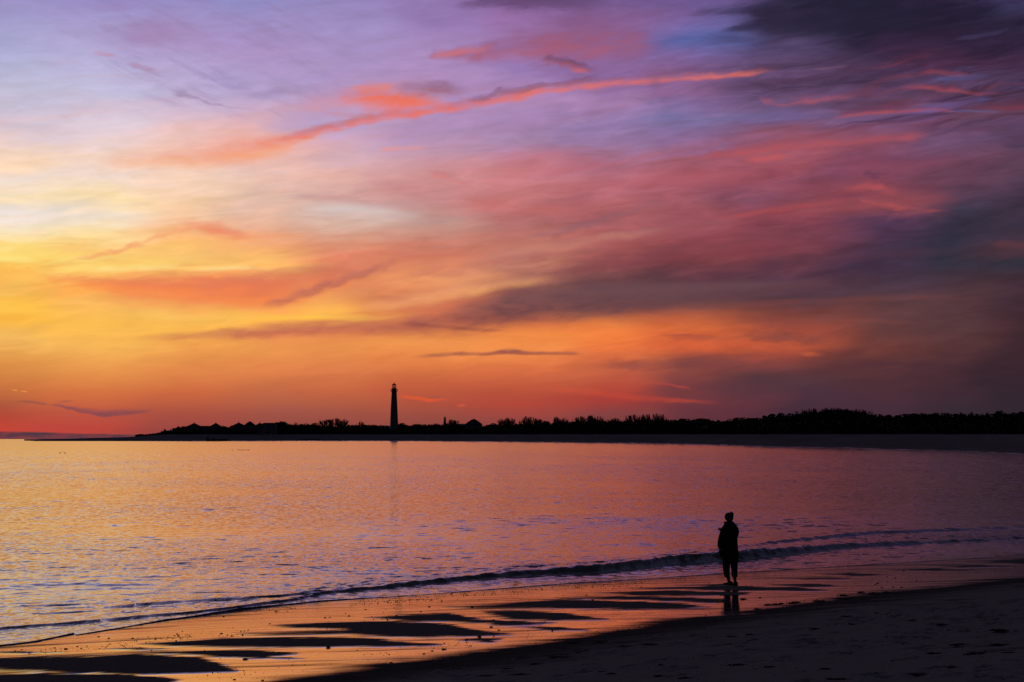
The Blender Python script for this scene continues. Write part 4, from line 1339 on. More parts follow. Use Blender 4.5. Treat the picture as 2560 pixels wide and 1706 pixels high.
# bare trees that stand above the wood
BT = [
 (815, 1049, 36, 1, 'bare spreading tree leaning right, the left of two bare trees left of the lighthouse'),
 (853, 1047, 32, 0, 'bare round-headed tree, the right of two bare trees left of the lighthouse'),
 (902, 1055, 20, 2, 'low bare bush of twigs closest to the lighthouse on its left'),
 (788, 1058, 26, 3, 'faint low bare shrub left of the two round bare trees'),
 (738, 1058, 18, 2, 'faint bare crown rising just right of the wind-bent dark tree'),
 (1131, 1050, 30, 1, 'low umbrella-shaped bare tree beside the narrow upright tree'),
 (1260, 1046, 28, 0, 'wide bare crown just right of the hip-roofed house and its trees'),
 (1281, 1048, 24, 3, 'smaller bare crown joined to the right of the wide bare crown near the hip-roofed house'),
 (1318, 1043, 34, 3, 'tall bare tree with two humps, left of the pointed evergreen'),
 (1344, 1047, 26, 1, 'lower bare tree touching the pointed evergreen on its left'),
 (1401, 1044, 34, 0, 'single bare dome-shaped tree right of the pointed evergreen'),
 (1452, 1043, 36, 3, 'left half of the largest bare crown in the middle of the wood'),
 (1486, 1040, 42, 0, 'high right half of the largest bare crown in the middle of the wood'),
 (1540, 1047, 34, 1, 'low hazy bare tree right of the largest bare crown'),
 (1582, 1039, 40, 3, 'bare crown rising at the left of the row of four bare treetops'),
]
for u, top, w, k, lab in BT:
    tree(u, top, float(back_d(u)) + random.uniform(60, 90), BARE[k], T_BARE, w * 1.3, lab, name='bare_tree')
tree(1112, 1043, float(back_d(1112)) + 70, NARROW, T_BARE, 9, 'narrow upright tree standing like a spike right of the lighthouse', name='bare_tree')
for i, (u, top) in enumerate(((1606, 1038), (1622, 1037), (1640, 1036), (1657, 1037.5))):
    tree(u, top, float(back_d(u)) + 70, BARE[(0, 2, 3, 2)[i]], T_BARE, 30, ('first', 'second', 'third', 'last')[i] + ' from the left in the even row of four bare treetops', 'row of four bare treetops', name='bare_tree')
for u in range(1990, 2185, 17):
    tree(u, float(np.interp(u, [1985, 2030, 2060, 2102, 2157, 2186], [1031, 1023, 1021.5, 1022, 1026, 1033])), float(back_d(u)) + random.uniform(40, 70), random.choice(BARE), T_BARE, 30, 'twiggy treetop on the long hump at the right of the wood', 'twiggy treetops on the hump', name='bare_tree')
for u, t in ((2312, 1033), (2335, 1032), (2408, 1032), (2436, 1031), (2462, 1032)):
    tree(u, t, float(back_d(u)) + 40, random.choice(BARE), T_BARE, 26, 'small twiggy treetop between the hump and the right edge of the skyline', 'twiggy treetops near the right edge', name='bare_tree')


def build_scrub():
    """Low thicket that closes the foot of the wood."""
    r = np.random.default_rng(5)
    v, f = [], []
    for _ in range(21000):
        u = r.uniform(372, 3400) if r.uniform() < .9 else r.uniform(340, 900)
        d = float(back_d(u)) + r.uniform(0, 22)
        if 642 < u < 690 and d < back_d(u) + 40:
            continue
        z0 = float(land_z(np.array([u]), np.array([d]))[0])
        ht = (hat(d, crest(u)) - z0) * (.74 if not 955 < u < 1012 else .45)
        z = z0 + max(ht, .3) * r.uniform(-.02, 1) * (.75 + .25 * math.sin(u * .21) * math.sin(u * .083))
        s = r.uniform(.5, 1.3) * (d / 1500) ** .7 * 1.25
        c = np.array([xat(d, u), d, z])
        d1 = r.normal(size=3)
        d1 /= np.linalg.norm(d1)
        d2 = np.cross(d1, r.normal(size=3))
        d2 /= np.linalg.norm(d2)
        b = len(v)
        v += [c - d1 * s, c + d2 * s * .7, c + d1 * s, c - d2 * s * .7]
        f.append((b, b + 1, b + 2, b + 3))
    # dense hearts of the thicket
    us = np.arange(376, 3400, 5.0)
    base = len(v)
    for k, uu in enumerate(us):
        d = float(back_d(uu)) + 24
        z0 = float(land_z(np.array([uu]), np.array([d]))[0])
        ht = max((hat(d, crest(uu)) - z0) * (.5 + .08 * math.sin(uu * .3) + .05 * math.sin(uu * .77)), .2)
        if 642 < uu < 690 or 955 < uu < 1012:
            ht *= .5
        for dy, hz in ((-6, -.3), (0, ht), (14, ht * .9), (20, -.3)):
            v.append(np.array([xat(d + dy, uu), d + dy, z0 + hz]))
    for k in range(len(us) - 1):
        for j in range(3):
            a = base + k * 4 + j
            f.append((a, a + 4, a + 5, a + 1))
    tag(from_arrays('undergrowth', v, f, M_SCRUB), 'black thicket along the foot of the wood behind the far beach', 'undergrowth', kind='stuff')


build_scrub()

# ------------------------------------------------------------------ buildings on the far shore


def add_windows(root, d, z0, xs, zs, w, h, yf):
    for zz in zs:
        for xx in xs:
            bm = bmesh.new()
            add_box(bm, xx - w / 2, xx + w / 2, yf - .08, yf + .1, zz, zz + h)
            wdw = from_bm('window', bm, M_WALL, root)
            bm = bmesh.new()
            add_box(bm, xx - w / 2 + .1, xx + w / 2 - .1, yf - .11, yf - .03, zz + .1, zz + h - .1)
            from_bm('pane', bm, M_GLASS, wdw)


def finial(bm, x, y, z0, z1, r=.30):
    add_lathe(bm, [(r, z0 - .3), (r * .8, z0 + (z1 - z0) * .4), (r * 2, z0 + (z1 - z0) * .5), (r * .7, z0 + (z1 - z0) * .6), (.12, z1)], 6, x, y)


def turreted(uc, d, parts, label):
    """House whose roofs are given by photo columns and rows."""
    zg = float(land_z(np.array([uc]), np.array([d]))[0])
    o = empty('seaside_house', (xat(d, uc), d, zg))
    tag(o, label, 'house')
    px = d / F
    x_ = lambda u: (u - uc) * px
    z_ = lambda v: hat(d, v) - zg
    bmw = bmesh.new()
    fronts = []
    for kind, u0, u1, ve, va, vf in parts:
        dep = min((u1 - u0) * px, 14)
        add_box(bmw, x_(u0), x_(u1), -dep / 2 + .004 * u0 % .05, dep / 2, -1, z_(ve))
        fronts.append((u0, u1, dep, ve))
        bm = bmesh.new()
        add_hip(bm, x_(u0), x_(u1), -dep / 2, dep / 2, z_(ve), z_(va), {'turret': 0, 'hip': .28, 'flat': .8}[kind], .5 if kind != 'flat' else .3)
        rf = from_bm('roof', bm, M_ROOF, o)
        if vf is not None:
            bm = bmesh.new()
            if kind == 'hip':
                c = x_((u0 + u1) / 2)
                add_box(bm, c - 1.4, c + 1.4, -1.4, 1.4, z_(va) - .6, z_(vf))
                from_bm('cupola', bm, M_WALL, rf)
            else:
                finial(bm, x_((u0 + u1) / 2), 0, z_(va), z_(vf))
                from_bm('finial', bm, M_IRON, rf)
    from_bm('wall', bmw, M_WALL, o)
    for u0, u1, dep, ve in fronts:
        w = x_(u1) - x_(u0)
        add_windows(o, d, zg, [x_(u0) + w * k for k in (.25, .5, .75)], [z_(ve) - 2.6, z_(ve) - 5.8], 1.1, 1.7, -dep / 2)
    return o


turreted(512, float(back_d(512)) + 40, [('turret', 470, 501, 1066.5, 1057.8, 1054.8), ('flat', 501.5, 527.5, 1067.5, 1065.2, None), ('turret', 528, 551, 1066, 1057.5, 1054.5)],
         'house with two pointed turret roofs joined by a level ridge, left of the others')
turreted(618, float(back_d(618)) + 40, [('turret', 581, 613, 1065.5, 1056.8, 1052.8), ('hip', 611.5, 638, 1064.5, 1055.5, 1054), ('turret', 638.5, 661, 1065, 1057.2, 1052.8)],
         'house with a square cupola between two spired roofs')
turreted(674, float(back_d(674)) + 22, [('flat', 658, 691, 1059.5, 1057.6, None)],
         'long flat-roofed building at the right end of the houses')
turreted(1185, float(back_d(1185)) + 50, [('hip', 1164, 1205, 1061, 1049.5, 1047.8)],
         'single house with a hipped roof and cupola among trees, right of the lighthouse')

# ------------------------------------------------------------------ lighthouse


def build_lighthouse():
    u = 985.3
    d = float(back_d(u)) + 34
    zg = float(land_z(np.array([u]), np.array([d]))[0])
    o = empty('lighthouse', (xat(d, u), d, zg))
    tag(o, 'tall tapering lighthouse tower with a glazed lantern above the trees', 'lighthouse')
    px = d / F
    z = lambda v: hat(d, v) - zg
    r = lambda w: w * px / 2
    bm = bmesh.new()
    add_lathe(bm, [(r(21.5), -1), (r(21.2), z(1072)), (r(20.0), z(1058)), (r(17.2), z(1025)), (r(14.8), z(1000)), (r(13.0), z(984)), (r(12.7), z(981.5)), (r(14.0), z(980.4)), (r(15.5), z(979.5))], 32)
    from_bm('tower', bm, M_TOWER, o, True)
    bm = bmesh.new()
    add_lathe(bm, [(r(15.5), z(979.5)), (r(17.2), z(979.2)), (r(17.2), z(978.4)), (r(11), z(978.3))], 32)
    from_bm('gallery', bm, M_IRON, o)
    bm = bmesh.new()
    add_lathe(bm, [(r(11.4), z(978.4)), (r(11.4), z(972)), (r(12.4), z(971.6)), (r(12.4), z(970.8)), (r(9.4), z(970.7))], 24)
    from_bm('watch_room', bm, M_IRON, o)
    bm = bmesh.new()
    R = r(16.9)
    for k in range(20):
        a = 2 * math.pi * k / 20
        add_tube(bm, (R * math.cos(a), R * math.sin(a), z(978.5)), (R * math.cos(a), R * math.sin(a), z(972.6)), .10, .10, 5)
    for v in (972.6, 974.6, 976.6):
        for k in range(32):
            a, b = 2 * math.pi * k / 32, 2 * math.pi * (k + 1) / 32
            add_tube(bm, (R * math.cos(a), R * math.sin(a), z(v)), (R * math.cos(b), R * math.sin(b), z(v)), .12, .12, 4)
    from_bm('railing', bm, M_IRON, o)
    mg, N, b = material('lantern_glass')
    b.inputs['Base Color'].default_value = (.9, .9, .9, 1)
    b.inputs['Roughness'].default_value = .03
    b.inputs['Transmission Weight'].default_value = 1.0
    b.inputs['IOR'].default_value = 1.0001
    for k in range(8):
        a, c = 2 * math.pi * (k + .06) / 8, 2 * math.pi * (k + .94) / 8
        ro, ri = r(9.2), r(9.2) - .08
        vv = []
        for zz in (z(970.6), z(963.2)):
            for rr, aa in ((ro, a), (ro, c), (ri, c), (ri, a)):
                vv.append((rr * math.cos(aa), rr * math.sin(aa), zz))
        from_arrays('lantern_pane', vv, [(0, 1, 5, 4), (1, 2, 6, 5), (2, 3, 7, 6), (3, 0, 4, 7), (3, 2, 1, 0), (4, 5, 6, 7)], mg, o)
    bm = bmesh.new()
    for k in range(8):
        a = 2 * math.pi * k / 8
        add_tube(bm, (r(9.4) * math.cos(a), r(9.4) * math.sin(a), z(970.8)), (r(9.4) * math.cos(a), r(9.4) * math.sin(a), z(963)), .22, .22, 5)
    from_bm('lantern_frame', bm, M_IRON, o)
    bm = bmesh.new()
    add_lathe(bm, [(.5, z(970.8)), (.9, z(969)), (.95, z(967)), (.6, z(965.2)), (.2, z(964.6))], 12)
    from_bm('lens', bm, plain('lens_glass', (.5, .5, .5), .2, .6), o, True)
    bm = bmesh.new()
    add_lathe(bm, [(r(10.8), z(963.3)), (r(10.6), z(962.8)), (r(8.4), z(961.2)), (r(5.2), z(959.9)), (r(2.0), z(958.9)), (r(1.5), z(958.4))], 24)
    rf = from_bm('roof', bm, M_IRON, o, True)
    bm = bmesh.new()
    add_lathe(bm, [(r(1.3), z(958.6)), (r(1.9), z(957.9)), (r(1.6), z(957.2)), (r(.6), z(956.8)), (.05, z(955.6))], 10)
    from_bm('finial', bm, M_IRON, rf)
    for k, (a, v) in enumerate(((-1.9, 1050), (-1.2, 1030), (-1.9, 1010), (-1.2, 992), (-1.57, 1068))):
        rr = r(np.interp(v, [980, 1000, 1025, 1058, 1072], [12.7, 14.8, 17.2, 20, 21.2])) - .25
        bm = bmesh.new()
        add_box(bm, -.5, .5, -.22, .3, 0, 1.8)
        w = from_bm('window', bm, M_GLASS, o)
        w.location = (rr * math.cos(a), rr * math.sin(a), z(v))
        w.rotation_euler = (0, 0, a + math.pi / 2)


build_lighthouse()


def build_groyne():
    u = 518.0
    d = float(shore_d(u)) - 6
    o = empty('timber_groyne', (xat(d, u), d, 0))
    tag(o, 'old timber groyne with two tall posts at the far water edge', 'groyne')
    px = d / F
    for uu, v0, lean in ((516.5, 1091.5, .1), (520.6, 1091.2, -.1), (533.2, 1095, .3)):
        bm = bmesh.new()
        add_tube(bm, ((uu - u) * px, 0, -1.5), ((uu - u) * px + lean, .1, hat(d, v0)), .62, .5, 7)
        from_bm('post', bm, M_WOOD, o)
    bm = bmesh.new()
    add_box(bm, -.4, 6.6, -.35, .35, -.5, hat(d, 1099.5))
    from_bm('plank_wall', bm, M_WOOD, o)
    bm = bmesh.new()
    n = 8
    pr = [(522, 1099.5), (527, 1098.6), (535, 1099), (545, 1098.6), (552, 1098.2), (560, 1097.6)]
    vs = []
    for uu, v in pr:
        x = (uu - u) * px
        y = (uu - 522) * .55
        vs.append([bm.verts.new((x, y - .5, -1)), bm.verts.new((x, y, hat(d, v))), bm.verts.new((x, y + .6, hat(d, v) - .1)), bm.verts.new((x, y + .9, -1))])
    for a, b in zip(vs[:-1], vs[1:]):
        for i in range(3):
            bm.faces.new((a[i], b[i], b[i + 1], a[i + 1]))
    from_bm('rubble_ridge', bm, M_WOOD, o)


build_groyne()

# ------------------------------------------------------------------ ducks on the bay
M_DUCK = plain('dark_plumage', (.03, .028, .03), .8, .2, scale=20)


def duck_mesh():
    bm = bmesh.new()
    secs = [(-.26, .10, .01, .02), (-.20, .07, .05, .05), (-.05, .05, .10, .085), (.10, .05, .10, .08), (.20, .09, .06, .06), (.23, .16, .035, .04), (.24, .24, .032, .035), (.27, .29, .04, .04), (.31, .29, .03, .03), (.36, .275, .012, .008)]
    rings = []
    for x, zc, ry, rz in secs:
        rings.append([bm.verts.new((x, ry * math.cos(2 * math.pi * k / 8), zc + rz * math.sin(2 * math.pi * k / 8))) for k in range(8)])
    for a, b in zip(rings[:-1], rings[1:]):
        for k in range(8):
            bm.faces.new((a[k], a[(k + 1) % 8], b[(k + 1) % 8], b[k]))
    bm.faces.new(rings[0][::-1])
    bm.faces.new(rings[-1])
    me = bpy.data.meshes.new('duck')
    bm.to_mesh(me)
    bm.free()
    me.polygons.foreach_set('use_smooth', np.ones(len(me.polygons), bool))
    me.materials.append(M_DUCK)
    return me


DUCK = duck_mesh()
for u, v, lab, g in ((150, 1133.6, 'left duck of the two floating alone far out at the left', 'pair of ducks'), (162.5, 1133.8, 'right duck of the two floating alone far out at the left', 'pair of ducks')) + tuple(
        (u, v, ('duck floating apart at the left end of the line of ducks' if u < 590 else 'dark duck in the close line floating out in front of the far houses'), 'line of ducks') for u, v in ((581.5, 1126.2), (594.6, 1125.4), (600, 1126.4), (605.8, 1126.1), (609.2, 1125.8), (614.8, 1126.1), (619.4, 1126.3), (622.3, 1126.1))):
    x, y = gp(u, v)
    o = bpy.data.objects.new('duck', DUCK)
    o.location = (x, y, .0)
    o.rotation_euler = (0, 0, random.uniform(-.5, .5) + random.choice((0, math.pi)))
    COL.objects.link(o)
    tag(o, lab, 'duck', g)

# ------------------------------------------------------------------ person on the wet sand
M_SKIN = plain('skin', (.20, .12, .09), .6, .3, scale=30)
M_COAT = plain('dark_coat_cloth', (.012, .012, .014), .9, .1, scale=30)
M_TROUSER = plain('dark_trouser_cloth', (.014, .014, .018), .9, .1, scale=30)
M_HAIR = plain('dark_hair', (.012, .009, .008), .7, .2, scale=60)
M_SHOE = plain('dark_shoe', (.02, .018, .018), .7, .2, scale=30)


def loft(name, rings, mat, parent, n=20, caps=True, wrinkle=0.0, seed=0):
    """Closed skin through ellipses: (z, cx, cy, rx, ry)."""
    bm = bmesh.new()
    r = random.Random(seed)
    vs = []
    for z, cx, cy, rx, ry in rings:
        vs.append([])
        for k in range(n):
            a = 2 * math.pi * k / n
            w = 1 + wrinkle * math.sin(3 * a + z * 9 + seed) * .6 + wrinkle * math.sin(7 * a - z * 14) * .4
            vs[-1].append(bm.verts.new((cx + rx * w * math.cos(a), cy + ry * w * math.sin(a), z)))
    for a, b in zip(vs[:-1], vs[1:]):
        for k in range(n):
            bm.faces.new((a[k], a[(k + 1) % n], b[(k + 1) % n], b[k]))
    if caps:
        bm.faces.new(vs[0][::-1])
        bm.faces.new(vs[-1])
    bmesh.ops.recalc_face_normals(bm, faces=bm.faces[:])
    o = from_bm(name, bm, mat, parent, True)
    sub = o.modifiers.new('smooth', 'SUBSURF')
    sub.levels = sub.render_levels = 1
    return o


def skin_chain(name, chains, mat, parent, root=0, levels=2):
    """Continuous body grown over a skeleton; chains of (point, radius), joined where points coincide."""
    verts, rad, edges, idx = [], [], [], {}
    for ch in chains:
        prev = None
        for p, r in ch:
            key = tuple(round(c, 4) for c in p)
            if key not in idx:
                idx[key] = len(verts)
                verts.append(p)
                rad.append(r)
            i = idx[key]
            if prev is not None and prev != i:
                edges.append((prev, i))
            prev = i
    me = bpy.data.meshes.new(name)
    me.from_pydata(verts, edges, [])
    o = bpy.data.objects.new(name, me)
    COL.objects.link(o)
    o.parent = parent
    md = o.modifiers.new('skin', 'SKIN')
    md.use_smooth_shade = True
    for i, sv in enumerate(me.skin_vertices[0].data):
        rr = rad[i]
        sv.radius = rr if isinstance(rr, tuple) else (rr, rr)
        sv.use_root = (i == root)
    s = o.modifiers.new('smooth', 'SUBSURF')
    s.levels = s.render_levels = levels
    me.materials.append(mat)
    return o


def build_person():
    x, y, z = gps(1826.5, 1462.5)
    z = ground_z(x, y)
    p = empty('person', (x, y, z), 0.0)
    tag(p, 'person in long dark coat and cropped trousers, hair in a bun, standing on wet sand', 'person')
    k = y / F / 5.225                     # metres for one unit of the outline drawing below

    def X(c):
        return (c - 450) * k

    def Z(r):
        return (1058 - r) * k
    # body: pelvis is the root; head, trunk, legs and arms in one skin
    hipL, hipR = (X(408), 0, Z(640)), (X(488), 0, Z(640))
    pel = (X(446), 0, Z(610))
    chest = (X(446), 0, Z(360))
    neck = (X(434), .01, Z(245))
    hand = (X(330), .17, Z(345))
    chains = [
        [(pel, (.13, .10)), ((X(446), 0, Z(480)), (.12, .09)), (chest, (.14, .10)), ((X(440), 0, Z(290)), (.10, .08)), (neck, (.052, .052)), ((X(432), .015, Z(222)), (.052, .055))],
        [(pel, (.13, .10)), (hipL, .085), ((X(404), .01, Z(820)), .058), ((X(412), -.01, Z(920)), .052), ((X(426), -.015, Z(1010)), .036), ((X(424), -.01, Z(1040)), .036)],
        [(pel, (.13, .10)), (hipR, .085), ((X(498), .01, Z(820)), .058), ((X(502), -.01, Z(920)), .052), ((X(506), -.015, Z(1010)), .036), ((X(508), -.01, Z(1040)), .036)],
        [(chest, (.14, .10)), ((X(366), 0, Z(300)), .058), ((X(328), -.01, Z(420)), .045), ((X(318), .05, Z(530)), .036), ((X(330), .09, Z(590)), .032)],
        [(chest, (.14, .10)), ((X(520), 0, Z(300)), .058), ((X(532), .03, Z(430)), .045), ((X(440), .17, Z(400)), .038), ((X(356), .18, Z(362)), .028), (hand, (.030, .018))],
    ]
    # five fingers of the raised hand
    for j, (dx, dz, L) in enumerate(((-.030, .022, 1.0), (-.033, .010, 1.08), (-.034, -.002, 1.0), (-.031, -.014, .8))):
        a = (hand[0] + dx * .55, hand[1] + .004 * j, hand[2] + dz)
        b = (a[0] - .020 * L, a[1] + .010, a[2] + .012)
        c = (b[0] - .010 * L, b[1] + .012, b[2] + .016)
        chains.append([(hand, (.030, .018)), (a, .0095), (b, .0085), (c, .0065)])
    chains.append([(hand, (.030, .018)), ((hand[0] + .004, hand[1] + .02, hand[2] + .030), .011), ((hand[0] - .012, hand[1] + .035, hand[2] + .052), .008)])
    skin_chain('body', chains, M_SKIN, p)
    # head turned to the left of straight out: profile goes with the turn
    hd = loft('head', [(Z(236), X(432), .02, .040, .045), (Z(224), X(431), .028, .052, .062), (Z(208), X(430), .030, .064, .080), (Z(190), X(430), .025, .072, .090), (Z(170), X(430), .018, .076, .094), (Z(150), X(431), .012, .074, .092), (Z(132), X(432), .008, .062, .078), (Z(120), X(433), .005, .038, .048), (Z(115), X(433), .005, .012, .015)], M_SKIN, p, 16)
    bm = bmesh.new()
    t = .6                                # radians of the turn
    fx, fy = -math.sin(t), math.cos(t)
    c = Vector((X(430), .02, Z(185)))
    nb = [c + Vector((fx * .080 + s * fy * .012, fy * .080 - s * fx * .012 * -1, dz)) for s, dz in ((-1, -.02), (1, -.02), (0, .025))]
    tip = bm.verts.new(c + Vector((fx * .106, fy * .106, -.016)))
    q = [bm.verts.new(v) for v in nb]
    for i in range(3):
        bm.faces.new((q[i], q[(i + 1) % 3], tip))
    bm.faces.new(q[::-1])
    bmesh.ops.recalc_face_normals(bm, faces=bm.faces[:])
    from_bm('nose', bm, M_SKIN, hd, True)
    for s in (-1, 1):
        e = c + Vector((s * fy * .074, s * -fx * .074, -.005)) * 1.0
        bm = bmesh.new()
        bmesh.ops.create_uvsphere(bm, u_segments=8, v_segments=6, radius=1)
        bmesh.ops.scale(bm, vec=(.012, .018, .030), verts=bm.verts)
        ear = from_bm('ear', bm, M_SKIN, hd, True)
        ear.location = e
        g = c + Vector((fx * .082 + s * fy * .030, fy * .082 - s * fx * .030 * -1, .018))
        bm = bmesh.new()
        bmesh.ops.create_uvsphere(bm, u_segments=8, v_segments=6, radius=.011)
        eye = from_bm('eye', bm, M_SHOE, hd, True)
        eye.location = g
    bm = bmesh.new()
    bmesh.ops.create_uvsphere(bm, u_segments=8, v_segments=6, radius=1)
    bmesh.ops.scale(bm, vec=(.022, .012, .006), verts=bm.verts)
    mo = from_bm('mouth', bm, M_HAIR, hd, True)
    mo.location = c + Vector((fx * .085, fy * .085, -.055))
    mo.rotation_euler = (0, 0, t)
    hair = loft('hair', [(Z(232), X(436), -.030, .050, .040), (Z(215), X(433), -.030, .078, .066), (Z(196), X(431), -.022, .098, .088), (Z(172), X(430), -.012, .106, .098), (Z(150), X(430), -.006, .102, .098), (Z(132), X(430), -.004, .084, .084), (Z(120), X(430), -.002, .058, .060), (Z(112), X(430), 0, .024, .026)], M_HAIR, p, 18, wrinkle=.05, seed=3)
    bun = loft('bun', [(Z(160), X(466), -.05, .018, .020), (Z(150), X(466), -.055, .040, .042), (Z(134), X(463), -.058, .048, .048), (Z(116), X(460), -.056, .040, .040), (Z(105), X(457), -.052, .022, .022), (Z(101), X(455), -.05, .008, .008)], M_HAIR, hair, 14, wrinkle=.14, seed=5)
    # coat: outline rows (row, left, right, depth)
    rows = [(786, 372, 548, .125), (755, 344, 556, .150), (700, 338, 556, .160), (640, 334, 553, .160), (580, 330, 548, .155), (520, 328, 543, .150), (460, 326, 541, .150), (420, 328, 543, .150), (380, 330, 546, .150), (340, 334, 546, .145), (310, 340, 540, .138), (285, 352, 528, .125), (264, 364, 516, .110), (248, 378, 500, .095), (236, 384, 488, .080), (226, 388, 480, .072)]
    coat = loft('coat', [(Z(r), (X(l) + X(q_)) / 2, 0.0, (X(q_) - X(l)) / 2, dd) for r, l, q_, dd in rows], M_COAT, p, 26, wrinkle=.020, seed=7)
    # collar standing off to the left, sleeves, cuff
    loft('collar', [(Z(262), X(412), .02, .080, .085), (Z(250), X(410), .02, .088, .090), (Z(238), X(411), .02, .090, .088), (Z(230), X(414), .02, .076, .078)], M_COAT, coat, 16, wrinkle=.07, seed=9)
    skin_chain('sleeve', [[((X(372), 0, Z(292)), .066), ((X(334), -.01, Z(400)), .062), ((X(312), .02, Z(500)), .060), ((X(308), .05, Z(552)), .058), ((X(326), .07, Z(596)), .046)]], M_COAT, coat)
    skin_chain('sleeve', [[((X(512), 0, Z(290)), .066), ((X(530), .01, Z(360)), .062), ((X(524), .05, Z(430)), .064), ((X(440), .16, Z(402)), .056), ((X(368), .18, Z(366)), .046), ((X(352), .178, Z(360)), .042)]], M_COAT, coat)
    loft('coat_flap', [(Z(704), X(330), .03, .010, .030), (Z(690), X(327), .03, .022, .05), (Z(650), X(322), .03, .026, .06), (Z(612), X(316), .03, .030, .06), (Z(580), X(320), .03, .030, .05)], M_COAT, coat, 10, wrinkle=.1, seed=4)
    # trousers: two wide legs cropped above the ankle
    loft('trouser_leg', [(Z(966), X(405), -.01, .064, .078), (Z(930), X(402), -.01, .068, .082), (Z(860), X(396), 0, .080, .092), (Z(800), X(394), 0, .086, .098), (Z(740), X(394), 0, .092, .105), (Z(660), X(400), 0, .095, .11)], M_TROUSER, p, 18, wrinkle=.03, seed=2)
    loft('trouser_leg', [(Z(966), X(502), -.01, .069, .080), (Z(930), X(501), -.01, .070, .082), (Z(860), X(499), 0, .075, .092), (Z(800), X(498), 0, .083, .098), (Z(740), X(496), 0, .090, .105), (Z(660), X(490), 0, .095, .11)], M_TROUSER, p, 18, wrinkle=.03, seed=6)

    def shoe(cx, ang, L, W, lab):
        bm = bmesh.new()
        secs = [(-.36, .55, .9, .0), (-.30, .85, 1.25, 0), (-.12, .9, 1.45, 0), (.06, .92, 1.0, 0), (.28, 1.0, .72, 0), (.46, .86, .58, 0), (.58, .5, .40, 0), (.62, .2, .22, 0)]
        rings = []
        for s, w, hgt, _ in secs:
            ring = []
            for a in range(12):
                t_ = 2 * math.pi * a / 12
                cz = math.sin(t_)
                ring.append(bm.verts.new((w * W / 2 * math.cos(t_), s * L, (.0 if cz < -.3 else (cz + .3) / 1.3 * hgt * .062))))
            rings.append(ring)
        for a, b in zip(rings[:-1], rings[1:]):
            for i in range(12):
                bm.faces.new((a[i], a[(i + 1) % 12], b[(i + 1) % 12], b[i]))
        bm.faces.new(rings[0][::-1])
        bm.faces.new(rings[-1])
        bmesh.ops.recalc_face_normals(bm, faces=bm.faces[:])
        s = from_bm('shoe', bm, M_SHOE, p, True)
        s.location = (cx, -.01, .002)
        s.rotation_euler = (0, 0, ang)
    shoe(X(428), 1.25, .25, .095, 0)
    shoe(X(508), .30, .25, .095, 0)
    return p


build_person()

# ------------------------------------------------------------------ pebbles, weed and grit on the sand
M_PEB = plain('dark_pebble', (.022, .020, .020), .8, .15, scale=40)
M_WEED = plain('dry_seaweed', (.020, .017, .013), .9, .1, scale=40)


def pebble_mesh(seed):
    r = random.Random(seed)
    bm = bmesh.new()
    bmesh.ops.create_icosphere(bm, subdivisions=2, radius=1)
    off = Vector((r.uniform(0, 50), r.uniform(0, 50), r.uniform(0, 50)))
    for v in bm.verts:
        v.co *= 1 + .38 * mnoise.noise(v.co * 1.3 + off)
        v.co.z *= .55
    me = bpy.data.meshes.new('pebble')
    bm.to_mesh(me)
    bm.free()
    me.polygons.foreach_set('use_smooth', np.ones(len(me.polygons), bool))
    me.materials.append(M_PEB)
    return me


def weed_mesh(seed, n=46):
    r = random.Random(seed)
    bm = bmesh.new()
    for _ in range(n):
        p = Vector((r.gauss(0, .36), r.gauss(0, .27), 0))
        a = r.uniform(-.9, .9) + (math.pi if r.random() < .5 else 0)
        w = r.uniform(.035, .09)
        last = None
        for k in range(5):
            c = p + Vector((math.cos(a) * k * .16, math.sin(a) * k * .16, .03 + r.uniform(0, .30) * math.sin(k + 1)))
            nrm = Vector((-math.sin(a), math.cos(a), 0)) * w
            e = (bm.verts.new(c - nrm), bm.verts.new(c + Vector((0, 0, w * .8))), bm.verts.new(c + nrm))
            if last:
                bm.faces.new((last[0], e[0], e[1], last[1]))
                bm.faces.new((last[1], e[1], e[2], last[2]))
            last = e
            a += r.gauss(0, .4)
    me = bpy.data.meshes.new('weed_clump')
    bm.to_mesh(me)
    bm.free()
    me.materials.append(M_WEED)
    return me


def on_sand(u, v):
    """Point of the built beach seen at photo pixel u, v."""
    z = 0.0
    for _ in range(40):
        x, y = gp(u, v, z)
        z = .5 * z + .5 * ground_z(x, y)
    return x, y, ground_z(x, y)


PEB = [pebble_mesh(i) for i in range(6)]
WEED = [weed_mesh(i) for i in range(5)]


def place(name, me, u, v, w, h, label, cat, group, sink=.25):
    x, y, z = on_sand(u, v)
    o = bpy.data.objects.new(name, me)
    m = y / F
    o.location = (x, y, z + h * m * (.5 - sink) * (1 if name == 'pebble' else 0))
    o.scale = (w * m / 2, w * m / 2 * random.uniform(.7, 1.0), h * m)
    o.rotation_euler = (0, 0, random.uniform(-.6, .6))
    COL.objects.link(o)
    return tag(o, label, cat, group)


def tr(pts, u0, v0, s):
    return [(u0 + a / s, v0 + b / s, w) for a, b, w in pts]


